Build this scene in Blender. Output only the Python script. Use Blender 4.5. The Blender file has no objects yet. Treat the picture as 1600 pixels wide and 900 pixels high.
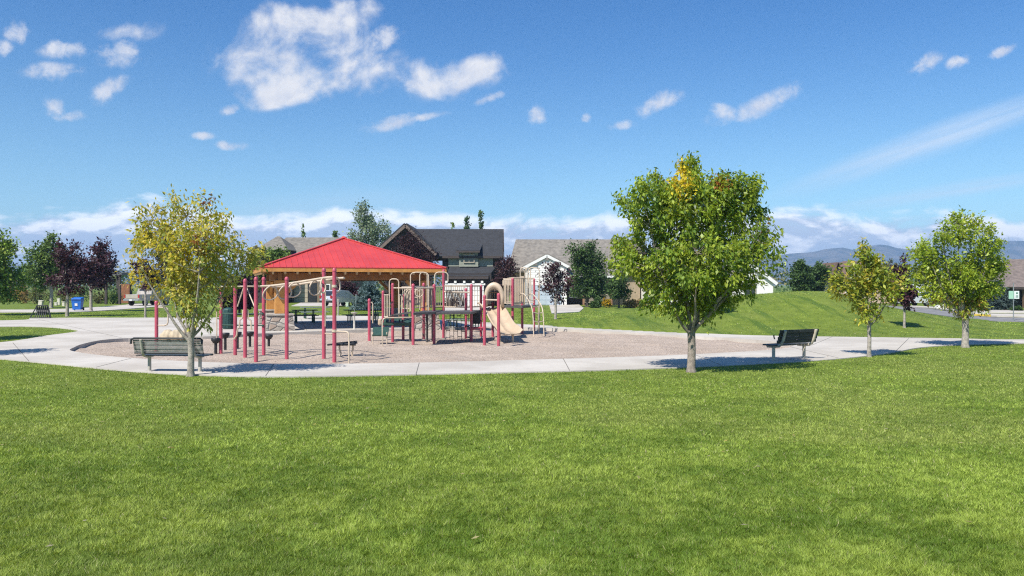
import bpy, bmesh, math, random
import numpy as np
from mathutils import Vector, Matrix
from mathutils.geometry import tessellate_polygon

R = math.radians
C = bpy.context.scene.collection
sc = bpy.context.scene
# ------------------------------------------------------------------ camera
F, HZ, EYE = 1256.0, 445.0, 2.30        # focal length and horizon of the 1600 px photograph, eye height over the playground
cam = bpy.data.cameras.new('camera')
cam.sensor_width = 36.0
cam.lens = 36.0 * F / 1600.0
cam.shift_y = (HZ - 450.0) / 1600.0
cam.clip_start = 0.05
cam.clip_end = 20000
camo = bpy.data.objects.new('camera', cam); C.objects.link(camo)
camo.location = (0, 0, EYE); camo.rotation_euler = (R(90), 0, 0)
sc.camera = camo
# ------------------------------------------------------------------ light
SUN_EL, SUN_ROT = 50.5, 217.0
sun = bpy.data.lights.new('sun', 'SUN'); sun.energy = 4.6; sun.angle = R(0.5); sun.color = (1.0, 0.95, 0.87)
suno = bpy.data.objects.new('sun', sun); C.objects.link(suno)
sd = Vector((math.sin(R(SUN_ROT)) * math.cos(R(SUN_EL)), math.cos(R(SUN_ROT)) * math.cos(R(SUN_EL)), math.sin(R(SUN_EL))))
suno.rotation_euler = sd.to_track_quat('Z', 'Y').to_euler()
suno.location = (-20, -40, 60)
sc.view_settings.view_transform = 'Standard'; sc.view_settings.look = 'None'
sc.view_settings.gamma = 1.0; sc.view_settings.use_curve_mapping = False
sc.view_settings.exposure = 0.62
sc.render.film_transparent = False
sc.cycles.max_bounces = 6; sc.cycles.transparent_max_bounces = 8; sc.cycles.volume_bounces = 0
sc.cycles.use_denoising = False; sc.cycles.filter_width = 1.2
# ------------------------------------------------------------------ sky: Nishita plus clouds laid out by direction
world = bpy.data.worlds.new('World'); sc.world = world; world.use_nodes = True
SKY_STRENGTH = 0.105

class NT:
    """tiny node-tree writer"""
    def __init__(s, t): s.t = t; s.n = t.nodes; s.l = t.links
    def new(s, typ, **kw):
        nd = s.n.new(typ)
        for k, v in kw.items(): setattr(nd, k, v)
        return nd
    def put(s, sock, v):
        if hasattr(v, 'links'): s.l.new(v, sock)
        elif isinstance(v, bpy.types.Node): s.l.new(v.outputs[0], sock)
        else: sock.default_value = v
    def m(s, op, a, b=None, c=None, clamp=False):
        nd = s.new('ShaderNodeMath', operation=op); nd.use_clamp = clamp
        for i, v in enumerate((a, b, c)):
            if v is not None: s.put(nd.inputs[i], v)
        return nd.outputs[0]
    def vm(s, op, a, b=None, scale=None):
        nd = s.new('ShaderNodeVectorMath', operation=op)
        s.put(nd.inputs[0], a)
        if b is not None: s.put(nd.inputs[1], b)
        if scale is not None: s.put(nd.inputs['Scale'], scale)
        return nd.outputs['Value'] if op in ('LENGTH', 'DOT_PRODUCT') else nd.outputs[0]
    def noise(s, vec, scale, detail=2.0, rough=0.5, dist=0.0):
        nd = s.new('ShaderNodeTexNoise'); s.put(nd.inputs['Vector'], vec)
        nd.inputs['Scale'].default_value = scale; nd.inputs['Detail'].default_value = detail
        nd.inputs['Roughness'].default_value = rough; nd.inputs['Distortion'].default_value = dist
        return nd.outputs['Fac']
    def ss(s, v, a, b, lo=0.0, hi=1.0):
        nd = s.new('ShaderNodeMapRange', interpolation_type='SMOOTHSTEP')
        s.put(nd.inputs['Value'], v)
        nd.inputs['From Min'].default_value = a; nd.inputs['From Max'].default_value = b
        nd.inputs['To Min'].default_value = lo; nd.inputs['To Max'].default_value = hi
        return nd.outputs[0]
    def mix(s, f, a, b, mode='MIX'):
        nd = s.new('ShaderNodeMix', data_type='RGBA', blend_type=mode)
        s.put(nd.inputs[0], f)
        for k, v in ((6, a), (7, b)):
            if isinstance(v, tuple) and len(v) == 3: v = (*v, 1)
            s.put(nd.inputs[k], v)
        return nd.outputs[2]

def build_sky():
    t = NT(world.node_tree); t.n.clear()
    out = t.new('ShaderNodeOutputWorld'); bg = t.new('ShaderNodeBackground')
    sky = t.new('ShaderNodeTexSky', sky_type='NISHITA'); sky.sun_disc = False
    sky.sun_elevation = R(SUN_EL); sky.sun_rotation = R(SUN_ROT)
    sky.altitude = 1400; sky.air_density = 1.0; sky.dust_density = 0.6; sky.ozone_density = 2.2
    tc = t.new('ShaderNodeTexCoord')
    sep = t.new('ShaderNodeSeparateXYZ'); t.l.new(tc.outputs['Generated'], sep.inputs[0])
    # clear mountain air: a deeper blue higher up
    deep = t.mix(t.ss(sep.outputs[2], 0.04, 0.36), (0.70, 0.93, 0.93), (0.27, 0.63, 0.93))
    deep = t.mix(t.ss(sep.outputs[2], 0.45, 0.85), deep, (0.42, 0.76, 1.04))
    skyc = t.mix(1.0, sky.outputs[0], deep, 'MULTIPLY')
    yy = t.m('MAXIMUM', sep.outputs[1], 0.06)
    u = t.m('DIVIDE', sep.outputs[0], yy); v = t.m('DIVIDE', sep.outputs[2], yy)
    cmb = t.new('ShaderNodeCombineXYZ'); t.l.new(u, cmb.inputs[0]); t.l.new(v, cmb.inputs[1])
    P = cmb.outputs[0]
    fbm = t.noise(P, 15.0, 8.0, 0.55, 0.3)
    fbm2 = t.noise(t.vm('ADD', P, (0.006, 0.012, 0.0)), 15.0, 8.0, 0.55, 0.3)
    warp = t.noise(P, 48.0, 6.0, 0.65)
    # cumulus puffs: x, y, half width, half height, tilt in degrees (photo px turned into directions), softness gain
    puffs = [(440,30,90,36,12),(530,30,75,30,18),(395,105,68,40,-8),(480,110,110,44,0),(560,95,62,62,0),(445,145,70,22,14),(600,60,46,22,25),
             (690,122,70,38,-4),(750,108,62,26,18),(668,132,44,22,0),(620,190,58,14,14),(655,184,52,8,8),
             (98,77,46,18,0),(195,50,62,20,6),(190,84,50,26,0),(82,112,56,18,0),(172,140,38,20,28),(88,170,26,20,-30),(112,182,26,12,0),(27,50,30,20,-20),(4,78,22,18,0),
             (358,228,34,10,0),(357,172,20,10,20),(318,212,24,8,0),
             (840,178,22,20,0),(1030,160,48,18,24),(972,196,26,10,10),(1175,170,78,20,18),(1225,148,36,18,28),(1130,176,30,16,-20),(916,185,10,9,0),
             (1450,98,36,16,30),(1496,97,26,13,14),(1565,80,30,10,25),(770,152,34,10,20)]
    # direction: from (px, py) to (u, v)
    acc = None; dmin = None
    for (px, py, hw, hh, tilt) in puffs:
        mp = t.new('ShaderNodeMapping', vector_type='TEXTURE')
        mp.inputs['Location'].default_value = ((px - 800) / F, (HZ - py) / F, 0)
        mp.inputs['Rotation'].default_value = (0, 0, R(tilt))
        mp.inputs['Scale'].default_value = (hw * (.88 if hw > 59 else 0.92) / F, hh * (.88 if hw > 59 else 0.92) / F, 1)
        t.l.new(P, mp.inputs[0])
        d2 = t.vm('DOT_PRODUCT', mp.outputs[0], mp.outputs[0])
        g = t.m('POWER', 2.71828, t.m('MULTIPLY', d2, -1.15))
        if hw > 59: acc = g if acc is None else t.m('ADD', acc, g)
        else: dmin = g if dmin is None else t.m('MAXIMUM', dmin, g)
    dens = t.m('ADD', t.m('MULTIPLY', t.m('MINIMUM', acc, 0.95), 1.15), t.m('MULTIPLY', t.m('SUBTRACT', fbm, 0.5), 4.0))
    dens = t.m('ADD', dens, t.m('MULTIPLY', t.m('SUBTRACT', warp, 0.5), 0.7))
    alpha = t.m('MULTIPLY', t.ss(dens, 0.22, 1.55), t.ss(acc, 0.10, 0.42))
    fbs = t.noise(P, 34.0, 8.0, 0.62, 0.4); wps = t.noise(P, 85.0, 6.0, 0.65)
    sm = t.m('ADD', t.m('MULTIPLY', dmin, 1.35), t.m('ADD', t.m('MULTIPLY', t.m('SUBTRACT', fbs, 0.5), 3.2), t.m('MULTIPLY', t.m('SUBTRACT', wps, 0.5), 1.1)))
    alpha = t.m('MAXIMUM', alpha, t.m('MULTIPLY', t.m('MULTIPLY', t.ss(sm, 0.25, 1.75), t.ss(dmin, 0.12, 0.55)), 0.90))
    relief = t.m('ADD', 0.66, t.m('MULTIPLY', t.m('SUBTRACT', fbm, fbm2), 4.0), clamp=True)
    ccol = t.mix(relief, (0.40, 0.44, 0.54), (0.60, 0.60, 0.62))
    # contrails: long soft streaks
    def streak(px, py, hw, hh, tilt, amt):
        mp = t.new('ShaderNodeMapping', vector_type='TEXTURE')
        mp.inputs['Location'].default_value = ((px - 800) / F, (HZ - py) / F, 0)
        mp.inputs['Rotation'].default_value = (0, 0, R(tilt))
        mp.inputs['Scale'].default_value = (hw / F, hh / F, 1)
        t.l.new(P, mp.inputs[0])
        st = t.new('ShaderNodeMapping'); st.inputs['Scale'].default_value = (1.0, 1.3, 1); t.l.new(mp.outputs[0], st.inputs[0])
        n = t.noise(st.outputs[0], 1.6, 6, 0.6)
        d = t.vm('LENGTH', mp.outputs[0])
        return t.m('MULTIPLY', t.m('MULTIPLY', t.ss(d, 1.0, 0.1), t.ss(n, 0.05, 0.72)), amt)
    st1 = streak(1470, 215, 340, 32, 19.5, 0.72)
    st2 = streak(1500, 296, 300, 18, 9, 0.45)
    st3 = streak(520, 330, 260, 46, 4, 0.30)
    # cloud bank low over the horizon
    bandv = t.new('ShaderNodeCombineXYZ'); t.l.new(t.m('MULTIPLY', u, 1.0), bandv.inputs[0]); t.l.new(t.m('MULTIPLY', v, 2.4), bandv.inputs[1]); bandv.inputs[2].default_value = 3.7
    bn = t.noise(bandv.outputs[0], 14.0, 9.0, 0.58, 0.3)
    bn2 = t.noise(t.vm('ADD', bandv.outputs[0], (0.006, 0.035, 0)), 14.0, 9.0, 0.58, 0.3)
    topn = t.noise(t.vm('MULTIPLY', P, (1, 0.15, 1)), 5.2, 3.0, 0.5)
    topv = t.m('ADD', 0.052, t.m('MULTIPLY', topn, 0.085))     # upper edge of the bank
    h = t.m('DIVIDE', t.m('SUBTRACT', topv, v), 0.030)
    bd = t.m('ADD', h, t.m('MULTIPLY', t.m('SUBTRACT', bn, 0.5), 2.2))
    ba = t.m('MULTIPLY', t.ss(bd, 0.0, 0.75), t.ss(bn, 0.22, 0.50, 0.85, 1.0))
    brel = t.m('ADD', 0.48, t.m('ADD', t.m('MULTIPLY', t.m('SUBTRACT', bn, bn2), 6.0), t.ss(h, 1.7, 0.0, -0.32, 0.30)), clamp=True)
    bcol = t.mix(brel, (0.44, 0.51, 0.63), (1.0, 1.0, 1.0))
    st = t.m('MAXIMUM', st1, t.m('MAXIMUM', st2, st3))
    front = t.ss(sep.outputs[1], 0.06, 0.2)
    CL = 0.80                                             # cloud brightness before exposure
    skyb = t.vm('SCALE', skyc, scale=SKY_STRENGTH)
    c = t.mix(t.m('MULTIPLY', st, front), skyb, (0.52, 0.60, 0.70))
    c = t.mix(t.m('MULTIPLY', alpha, front), c, ccol)
    c = t.mix(t.m('MULTIPLY', ba, front), c, bcol)
    t.l.new(c, bg.inputs[0]); bg.inputs[1].default_value = 1.0
    t.l.new(bg.outputs[0], out.inputs[0])
build_sky()

# ------------------------------------------------------------------ helpers
rng = np.random.default_rng(7)
random.seed(7)
def dof(py, z=0.0): return (EYE - z) * F / (py - HZ)
def G(px, py): d = dof(py); return ((px - 800) / F * d, d)
def W(px, py, d): return ((px - 800) / F * d, d, EYE - (py - HZ) / F * d)
def X(px, d): return (px - 800) / F * d

def vnoise(x, y, scale, seed=0):
    x = np.asarray(x, float) / scale; y = np.asarray(y, float) / scale
    xi = np.floor(x).astype(np.int64); yi = np.floor(y).astype(np.int64)
    fx = x - xi; fy = y - yi; fx = fx * fx * (3 - 2 * fx); fy = fy * fy * (3 - 2 * fy)
    def hsh(a, b):
        n = (a * 374761393 + b * 668265263 + seed * 1442695041) & 0xffffffff
        n = ((n ^ (n >> 13)) * 1274126177) & 0xffffffff
        return ((n ^ (n >> 16)) & 0xffff) / 65535.0
    return (hsh(xi, yi) * (1 - fx) + hsh(xi + 1, yi) * fx) * (1 - fy) + (hsh(xi, yi + 1) * (1 - fx) + hsh(xi + 1, yi + 1) * fx) * fy

def sstep(a, b, v):
    t = np.clip((np.asarray(v, float) - a) / (b - a), 0, 1); return t * t * (3 - 2 * t)

BX = [2, 6, 10, 14, 18, 20, 21.5, 23.1, 25.1, 27.9, 30]; BZ = [0, .42, 1.05, 1.62, 1.92, 1.88, 1.42, .98, .60, .15, 0]
def T(x, y):
    """height of the ground"""
    x = np.asarray(x, float); y = np.asarray(y, float)
    z = 0.70 * (1 - sstep(-6, 19.5, y))
    z = z + 0.10 * sstep(2, 14, x) * (1 - sstep(19, 27, y)) * sstep(4, 14, y) * 0.6
    xs = x / (np.maximum(y, 20) / 50.0)
    prof = np.interp(xs, BX, BZ)
    z = z + prof * np.where(y < 50, sstep(36, 50, y), 1 - sstep(50.5, 57, y))
    z = z + 0.04 * (vnoise(x, y, 5.0, 3) - 0.5) * sstep(8, 16, y) * (1 - sstep(17, 20, y))
    return z

def catmull(pts, n=8, closed=True):
    out = []; N = len(pts)
    for i in range(N if closed else N - 1):
        p0, p1, p2, p3 = (pts[(i + k) % N] if closed else pts[min(max(i + k, 0), N - 1)] for k in (-1, 0, 1, 2))
        for k in range(n):
            t = k / n
            out.append(tuple(0.5 * ((2 * b) + (-a + c) * t + (2 * a - 5 * b + 4 * c - d) * t * t + (-a + 3 * b - 3 * c + d) * t ** 3)
                             for a, b, c, d in zip(p0, p1, p2, p3)))
    if not closed: out.append(tuple(pts[-1]))
    return out

def inpoly(x, y, poly):
    x = np.asarray(x); y = np.asarray(y); ins = np.zeros(x.shape, bool)
    px = np.array([p[0] for p in poly]); py = np.array([p[1] for p in poly])
    j = len(poly) - 1
    for i in range(len(poly)):
        cnd = ((py[i] > y) != (py[j] > y)) & (x < (px[j] - px[i]) * (y - py[i]) / (py[j] - py[i] + 1e-12) + px[i])
        ins ^= cnd; j = i
    return ins

def polydist(x, y, poly):
    x = np.asarray(x); y = np.asarray(y); best = np.full(x.shape, 1e9)
    for i in range(len(poly)):
        ax, ay = poly[i - 1][:2]; bx, by = poly[i][:2]
        dx, dy = bx - ax, by - ay; L = dx * dx + dy * dy + 1e-12
        t = np.clip(((x - ax) * dx + (y - ay) * dy) / L, 0, 1)
        best = np.minimum(best, np.hypot(x - ax - t * dx, y - ay - t * dy))
    return best

# ---- materials
MATS = {}
def mat(name, col, rough=0.7, var=0.12, scale=6.0, bump=0.0, bscale=40.0, metal=0.0, col2=None, coat=0.0, spec=0.5, stain=0.0):
    if name in MATS: return MATS[name]
    m = bpy.data.materials.new(name); m.use_nodes = True; t = NT(m.node_tree)
    bs = t.n['Principled BSDF']; tc = t.new('ShaderNodeTexCoord'); P = tc.outputs['Object']
    n = t.noise(P, scale, 6, 0.6)
    c2 = col2 or tuple(max(0, c * (1 - var * 2)) for c in col)
    c1 = col if col2 else tuple(min(1, c * (1 + var)) for c in col)
    c = t.mix(t.ss(n, 0.3, 0.7), c2, c1)
    if stain:
        n2 = t.noise(P, scale * 0.23, 5, 0.65, 0.4)
        c = t.mix(t.m('MULTIPLY', t.ss(n2, 0.52, 0.72), stain), c, tuple(q * 0.45 for q in col))
    t.put(bs.inputs['Base Color'], c)
    bs.inputs['Metallic'].default_value = metal
    t.put(bs.inputs['Roughness'], t.ss(n, 0.2, 0.8, max(0.05, rough - 0.08), min(1, rough + 0.08)))
    bs.inputs['Specular IOR Level'].default_value = spec
    if coat: bs.inputs['Coat Weight'].default_value = coat
    if bump:
        b = t.new('ShaderNodeBump'); b.inputs['Strength'].default_value = min(1, bump); b.inputs['Distance'].default_value = 0.02
        t.put(b.inputs['Height'], t.noise(P, bscale, 4, 0.6)); t.l.new(b.outputs[0], bs.inputs['Normal'])
    MATS[name] = m; return m

def leafmat(name, trans=0.35, rough=0.55, gain=1.0):
    if name in MATS: return MATS[name]
    m = bpy.data.materials.new(name); m.use_nodes = True; t = NT(m.node_tree)
    bs = t.n['Principled BSDF']; out = t.n['Material Output']
    at = t.new('ShaderNodeAttribute'); at.attribute_name = 'tint'
    c = at.outputs['Color']
    t.put(bs.inputs['Base Color'], c); bs.inputs['Roughness'].default_value = rough; bs.inputs['Specular IOR Level'].default_value = 0.35
    tr = t.new('ShaderNodeBsdfTranslucent')
    t.put(tr.inputs[0], t.mix(1.0, c, (1.25, 1.15, 0.55), 'MULTIPLY'))
    mx = t.new('ShaderNodeMixShader'); mx.inputs[0].default_value = trans
    t.l.new(bs.outputs[0], mx.inputs[1]); t.l.new(tr.outputs[0], mx.inputs[2]); t.l.new(mx.outputs[0], out.inputs[0])
    MATS[name] = m; return m

# ---- objects
def tag(o, label=None, cat=None, group=None, kind=None):
    for k, v in (('label', label), ('category', cat), ('group', group), ('kind', kind)):
        if v: o[k] = v
    return o
def empty(name, loc, label, cat, group=None, rz=0.0):
    o = bpy.data.objects.new(name, None); C.objects.link(o); o.empty_display_size = 0.3
    o.location = loc; o.rotation_euler = (0, 0, rz)
    return tag(o, label, cat, group)

class MB:
    """collects shapes into one mesh"""
    def __init__(s): s.v = []; s.f = []; s.sm = []; s.mi = []; s.cur = 0
    def add(s, vs, fs, smooth=False):
        b = len(s.v); s.v += [tuple(map(float, p)) for p in vs]
        for f in fs: s.f.append(tuple(b + i for i in f)); s.sm.append(smooth); s.mi.append(s.cur)
        return s
    def box(s, c, size, rz=0.0, bev=0.0, rot=None):
        x, y, z = (q / 2 for q in size); M = rot if rot is not None else Matrix.Rotation(rz, 3, 'Z')
        if bev <= 0:
            vs = [(-x,-y,-z),(x,-y,-z),(x,y,-z),(-x,y,-z),(-x,-y,z),(x,-y,z),(x,y,z),(-x,y,z)]
            fs = [(3,2,1,0),(4,5,6,7),(0,1,5,4),(1,2,6,5),(2,3,7,6),(3,0,4,7)]
        else:
            b = min(bev, x * .9, y * .9, z * .9); vs = []; fs = []
            bm = bmesh.new(); bmesh.ops.create_cube(bm, size=1)
            for q in bm.verts: q.co = Vector((q.co.x * 2 * x, q.co.y * 2 * y, q.co.z * 2 * z))
            bmesh.ops.bevel(bm, geom=bm.edges[:], offset=b, segments=2, affect='EDGES', profile=0.5)
            bm.verts.index_update()
            vs = [tuple(q.co) for q in bm.verts]; fs = [tuple(q.index for q in f.verts) for f in bm.faces]; bm.free()
        c = Vector(c)
        return s.add([M @ Vector(p) + c for p in vs], fs)
    def bar(s, a, b, w, h, up=(0, 0, 1)):
        a = Vector(a); b = Vector(b); d = (b - a); L = d.length; d.normalize(); upv = Vector(up)
        r = d.cross(upv)
        if r.length < 1e-4: r = d.cross(Vector((0, 1, 0)))
        r.normalize(); u = r.cross(d)
        vs = []
        for q in (a, b):
            for (i, j) in ((-1,-1),(1,-1),(1,1),(-1,1)): vs.append(q + r * (i * w / 2) + u * (j * h / 2))
        return s.add(vs, [(0,1,2,3),(7,6,5,4),(0,4,5,1),(1,5,6,2),(2,6,7,3),(3,7,4,0)])
    def tube(s, pts, r, n=8, cap=True, smooth=True):
        pts = [Vector(p) for p in pts]; N = len(pts)
        rs = r if isinstance(r, (list, tuple, np.ndarray)) else [r] * N
        vs = []; prev = None
        for i, p in enumerate(pts):
            t = (pts[min(i + 1, N - 1)] - pts[max(i - 1, 0)])
            if t.length < 1e-9: t = Vector((0, 0, 1))
            t.normalize()
            if prev is None:
                a = t.cross(Vector((0, 0, 1)))
                if a.length < 0.05: a = t.cross(Vector((1, 0, 0)))
            else: a = prev - t * prev.dot(t)
            a.normalize(); prev = a; b = t.cross(a)
            for k in range(n):
                an = 2 * math.pi * k / n; vs.append(p + a * (math.cos(an) * rs[i]) + b * (math.sin(an) * rs[i]))
        fs = [(i*n+k, i*n+(k+1)%n, (i+1)*n+(k+1)%n, (i+1)*n+k) for i in range(N-1) for k in range(n)]
        s.add(vs, fs, smooth)
        if cap:
            s.add([vs[k] for k in range(n)], [tuple(range(n))[::-1]]); s.add([vs[(N-1)*n+k] for k in range(n)], [tuple(range(n))])
        return s
    def lathe(s, prof, c=(0, 0, 0), n=20, smooth=True):
        vs = []; m = len(prof)
        for (r, z) in prof:
            for k in range(n):
                a = 2*math.pi*k/n; vs.append((c[0]+r*math.cos(a), c[1]+r*math.sin(a), c[2]+z))
        fs = [(i*n+k, i*n+(k+1)%n, (i+1)*n+(k+1)%n, (i+1)*n+k) for i in range(m-1) for k in range(n)]
        return s.add(vs, fs, smooth)
    def prism(s, poly, y0, y1, axis='y'):
        """extrude a 2-D outline; axis y: outline in xz, axis z: outline in xy, axis x: outline in yz"""
        n = len(poly)
        f = {'y': lambda p, q: (p[0], q, p[1]), 'z': lambda p, q: (p[0], p[1], q), 'x': lambda p, q: (q, p[0], p[1])}[axis]
        vs = [f(p, y0) for p in poly] + [f(p, y1) for p in poly]
        fs = [tuple(range(n)), tuple(range(2*n-1, n-1, -1))] + [(i, n+i, n+(i+1)%n, (i+1)%n) for i in range(n)]
        return s.add(vs, fs)
    def slab(s, quad, th):
        """a sheet with thickness th, downwards along its normal"""
        q = [Vector(p) for p in quad]; nrm = (q[1]-q[0]).cross(q[2]-q[0]).normalized()
        n = len(q); vs = q + [p - nrm*th for p in q]
        return s.add(vs, [tuple(range(n)), tuple(range(2*n-1, n-1, -1))] + [(i, n+i, n+(i+1)%n, (i+1)%n) for i in range(n)])
    def quad(s, *p): return s.add(p, [tuple(range(len(p)))])
    def xf(s, M):
        s.v = [tuple(M @ Vector(p)) for p in s.v]; return s
    def build(s, name, m, parent=None, world=False, recalc=True):
        me = bpy.data.meshes.new(name)
        off = Vector((0, 0, 0))
        if world and parent is not None:
            q = parent
            while q is not None: off = off + q.location; q = q.parent
        me.from_pydata([tuple(Vector(p) - off) for p in s.v] if world else s.v, [], s.f)
        me.polygons.foreach_set('use_smooth', s.sm)
        ms = m if isinstance(m, (list, tuple)) else [m]
        for q in ms: me.materials.append(q)
        if len(ms) > 1: me.polygons.foreach_set('material_index', s.mi)
        me.update()
        if recalc:
            bm = bmesh.new(); bm.from_mesh(me); bmesh.ops.recalc_face_normals(bm, faces=bm.faces[:]); bm.to_mesh(me); bm.free()
        o = bpy.data.objects.new(name, me); C.objects.link(o)
        if parent is not None: o.parent = parent
        return o

def copy_tree(o, parent=None):
    c = o.copy(); C.objects.link(c)
    if parent is not None: c.parent = parent
    for ch in list(o.children): copy_tree(ch, c)
    return c

def fast_mesh(name, verts, nper, m, tint=None, parent=None, smooth=False):
    """many separate polygons of nper corners each, with a colour per polygon"""
    me = bpy.data.meshes.new(name); nv = len(verts); nf = nv // nper
    me.vertices.add(nv); me.vertices.foreach_set('co', np.asarray(verts, np.float32).ravel())
    me.loops.add(nv); me.loops.foreach_set('vertex_index', np.arange(nv, dtype=np.int32))
    me.polygons.add(nf); me.polygons.foreach_set('loop_start', np.arange(0, nv, nper, dtype=np.int32))
    try: me.polygons.foreach_set('loop_total', np.full(nf, nper, np.int32))
    except Exception: pass
    if smooth: me.polygons.foreach_set('use_smooth', np.ones(nf, bool))
    if tint is not None:
        at = me.color_attributes.new('tint', 'FLOAT_COLOR', 'POINT')
        cc = np.ones((nf, 4), np.float32); cc[:, :3] = tint
        at.data.foreach_set('color', np.repeat(cc, nper, axis=0).ravel())
    me.materials.append(m); me.update(calc_edges=True)
    o = bpy.data.objects.new(name, me); C.objects.link(o)
    if parent is not None: o.parent = parent
    return o
# ------------------------------------------------------------------ the ground
OUT_PX = [(-300,549),(-100,556),(0,562),(100,571.5),(200,581),(300,587),(420,590),(560,588.5),(700,585.5),(900,581),(1000,578),(1100,574.5),(1200,569.5),(1280,564.5),(1350,558),(1400,551),(1440,544),(1500,540),(1600,537.5),(1900,534),
          (1900,529),(1600,531.5),(1500,530),(1400,528.5),(1200,525.5),(1100,522),(1000,517),(900,512),(860,509.8),(800,506.5),(740,503.5),(690,500.5),(640,497),(600,495),(500,493.5),(420,494),(380,496.5),(240,497),(60,497.5),(20,501),(-300,506),
          (-300,511.5),(0,511),(40,511),(78,512),(108,515),(122,517.6),(110,520.5),(75,525),(40,531),(0,536),(-100,543),(-300,541)]
PIT_PX = [(110,549),(116,544),(130,538.5),(160,532.5),(200,529.5),(260,528),(330,526.5),(420,521.5),(540,517),(640,514),(740,511.5),(840,513),(900,516),(1000,521.5),(1100,527),(1180,532),(1226,537),(1240,541.5),(1215,547),(1150,551.5),(1050,556.5),(920,561),(800,564.5),(700,567.3),(600,569.3),(500,570.2),(400,569.5),(300,566.5),(200,560.5),(140,554.5)]
OUTER = catmull([G(*p) for p in OUT_PX], 6)
PIT = catmull([G(*p) for p in PIT_PX], 6)
SLAB_Z, PIT_Z = 0.035, -0.10

def axis(lo, hi, step, far, k=1.35):
    a = list(np.arange(lo, hi + 1e-6, step)); s = step
    while a[-1] < far: s *= k; a.append(a[-1] + s)
    b = []; s = step; v = lo
    while v > -far: s *= k; v -= s; b.append(v)
    return np.array(b[::-1] + a)
def lawn():
    xs = axis(-34, 34, 0.45, 6000); ys = axis(-8, 66, 0.45, 6000)
    gx, gy = np.meshgrid(xs, ys); z = T(gx, gy)
    near = (np.abs(gx) < 60) & (gy < 90) & (gy > 10)
    low = np.zeros(gx.shape)
    q = near & inpoly(gx, gy, OUTER)
    dd = polydist(gx[q], gy[q], OUTER); lo = np.zeros(dd.shape); lo[dd > 0.66] = -0.4; low[q] = lo
    z = z + low
    V = np.stack([gx, gy, z], -1).reshape(-1, 3); nx = len(xs); ny = len(ys)
    i = np.arange(nx - 1); j = np.arange(ny - 1); I, J = np.meshgrid(i, j); a = (J * nx + I).ravel()
    F4 = np.stack([a, a + 1, a + nx + 1, a + nx], 1)
    me = bpy.data.meshes.new('lawn'); me.from_pydata(V.tolist(), [], F4.tolist()); me.polygons.foreach_set('use_smooth', np.ones(len(F4), bool))
    m = bpy.data.materials.new('lawn_turf'); m.use_nodes = True; t = NT(m.node_tree); bs = t.n['Principled BSDF']
    tc = t.new('ShaderNodeTexCoord'); P = tc.outputs['Object']
    big = t.noise(P, 0.22, 4, 0.6); mid = t.noise(P, 1.3, 5, 0.65, 0.3); fine = t.noise(P, 26.0, 4, 0.7)
    mp = t.new('ShaderNodeMapping'); mp.inputs['Rotation'].default_value = (0, 0, R(32)); mp.inputs['Scale'].default_value = (1.6, 0.10, 1); t.l.new(P, mp.inputs[0])
    strp = t.noise(mp.outputs[0], 1.0, 4, 0.6)
    c = t.mix(t.ss(mid, 0.32, 0.68), (0.118, 0.170, 0.018), (0.185, 0.242, 0.032))
    c = t.mix(t.m('MULTIPLY', t.ss(big, 0.45, 0.7), 0.55), c, (0.200, 0.235, 0.050))
    sep = t.new('ShaderNodeSeparateXYZ'); t.l.new(P, sep.inputs[0])
    back = t.ss(sep.outputs[1], 30.0, 36.0)
    c = t.mix(t.m('MULTIPLY', t.ss(strp, 0.48, 0.66), t.m('MULTIPLY', back, 0.80)), c, (0.070, 0.128, 0.017))
    c = t.mix(t.m('MULTIPLY', t.ss(fine, 0.42, 0.75), 0.45), c, (0.026, 0.042, 0.010))
    t.put(bs.inputs['Base Color'], c); bs.inputs['Roughness'].default_value = 0.85; bs.inputs['Specular IOR Level'].default_value = 0.2
    b = t.new('ShaderNodeBump'); b.inputs['Strength'].default_value = 0.8; b.inputs['Distance'].default_value = 0.05
    t.put(b.inputs['Height'], t.noise(P, 18.0, 5, 0.75)); t.l.new(b.outputs[0], bs.inputs['Normal'])
    me.materials.append(m)
    o = bpy.data.objects.new('lawn', me); C.objects.link(o); o['kind'] = 'structure'
lawn()

def skirted(name, loops, z, zlow, m, kind='structure'):
    pts = [[Vector((p[0], p[1], 0)) for p in lp] for lp in loops]
    tris = tessellate_polygon(pts); flat = [p for lp in pts for p in lp]
    b = MB()
    b.add([(p.x, p.y, z) for p in flat], [tuple(t) for t in tris])
    for lp in pts:
        n = len(lp); b.add([(p.x, p.y, z) for p in lp] + [(p.x, p.y, zlow) for p in lp], [(i, (i+1)%n, n+(i+1)%n, n+i) for i in range(n)])
    o = b.build(name, m, recalc=False)
    bm = bmesh.new(); bm.from_mesh(o.data); bmesh.ops.remove_doubles(bm, verts=bm.verts[:], dist=1e-5)
    bmesh.ops.recalc_face_normals(bm, faces=bm.faces[:])
    for f in bm.faces:
        if abs(f.normal.z) > 0.9 and f.normal.z < 0: f.normal_flip()
    bm.to_mesh(o.data); bm.free()
    if kind: o['kind'] = kind
    return o

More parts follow.
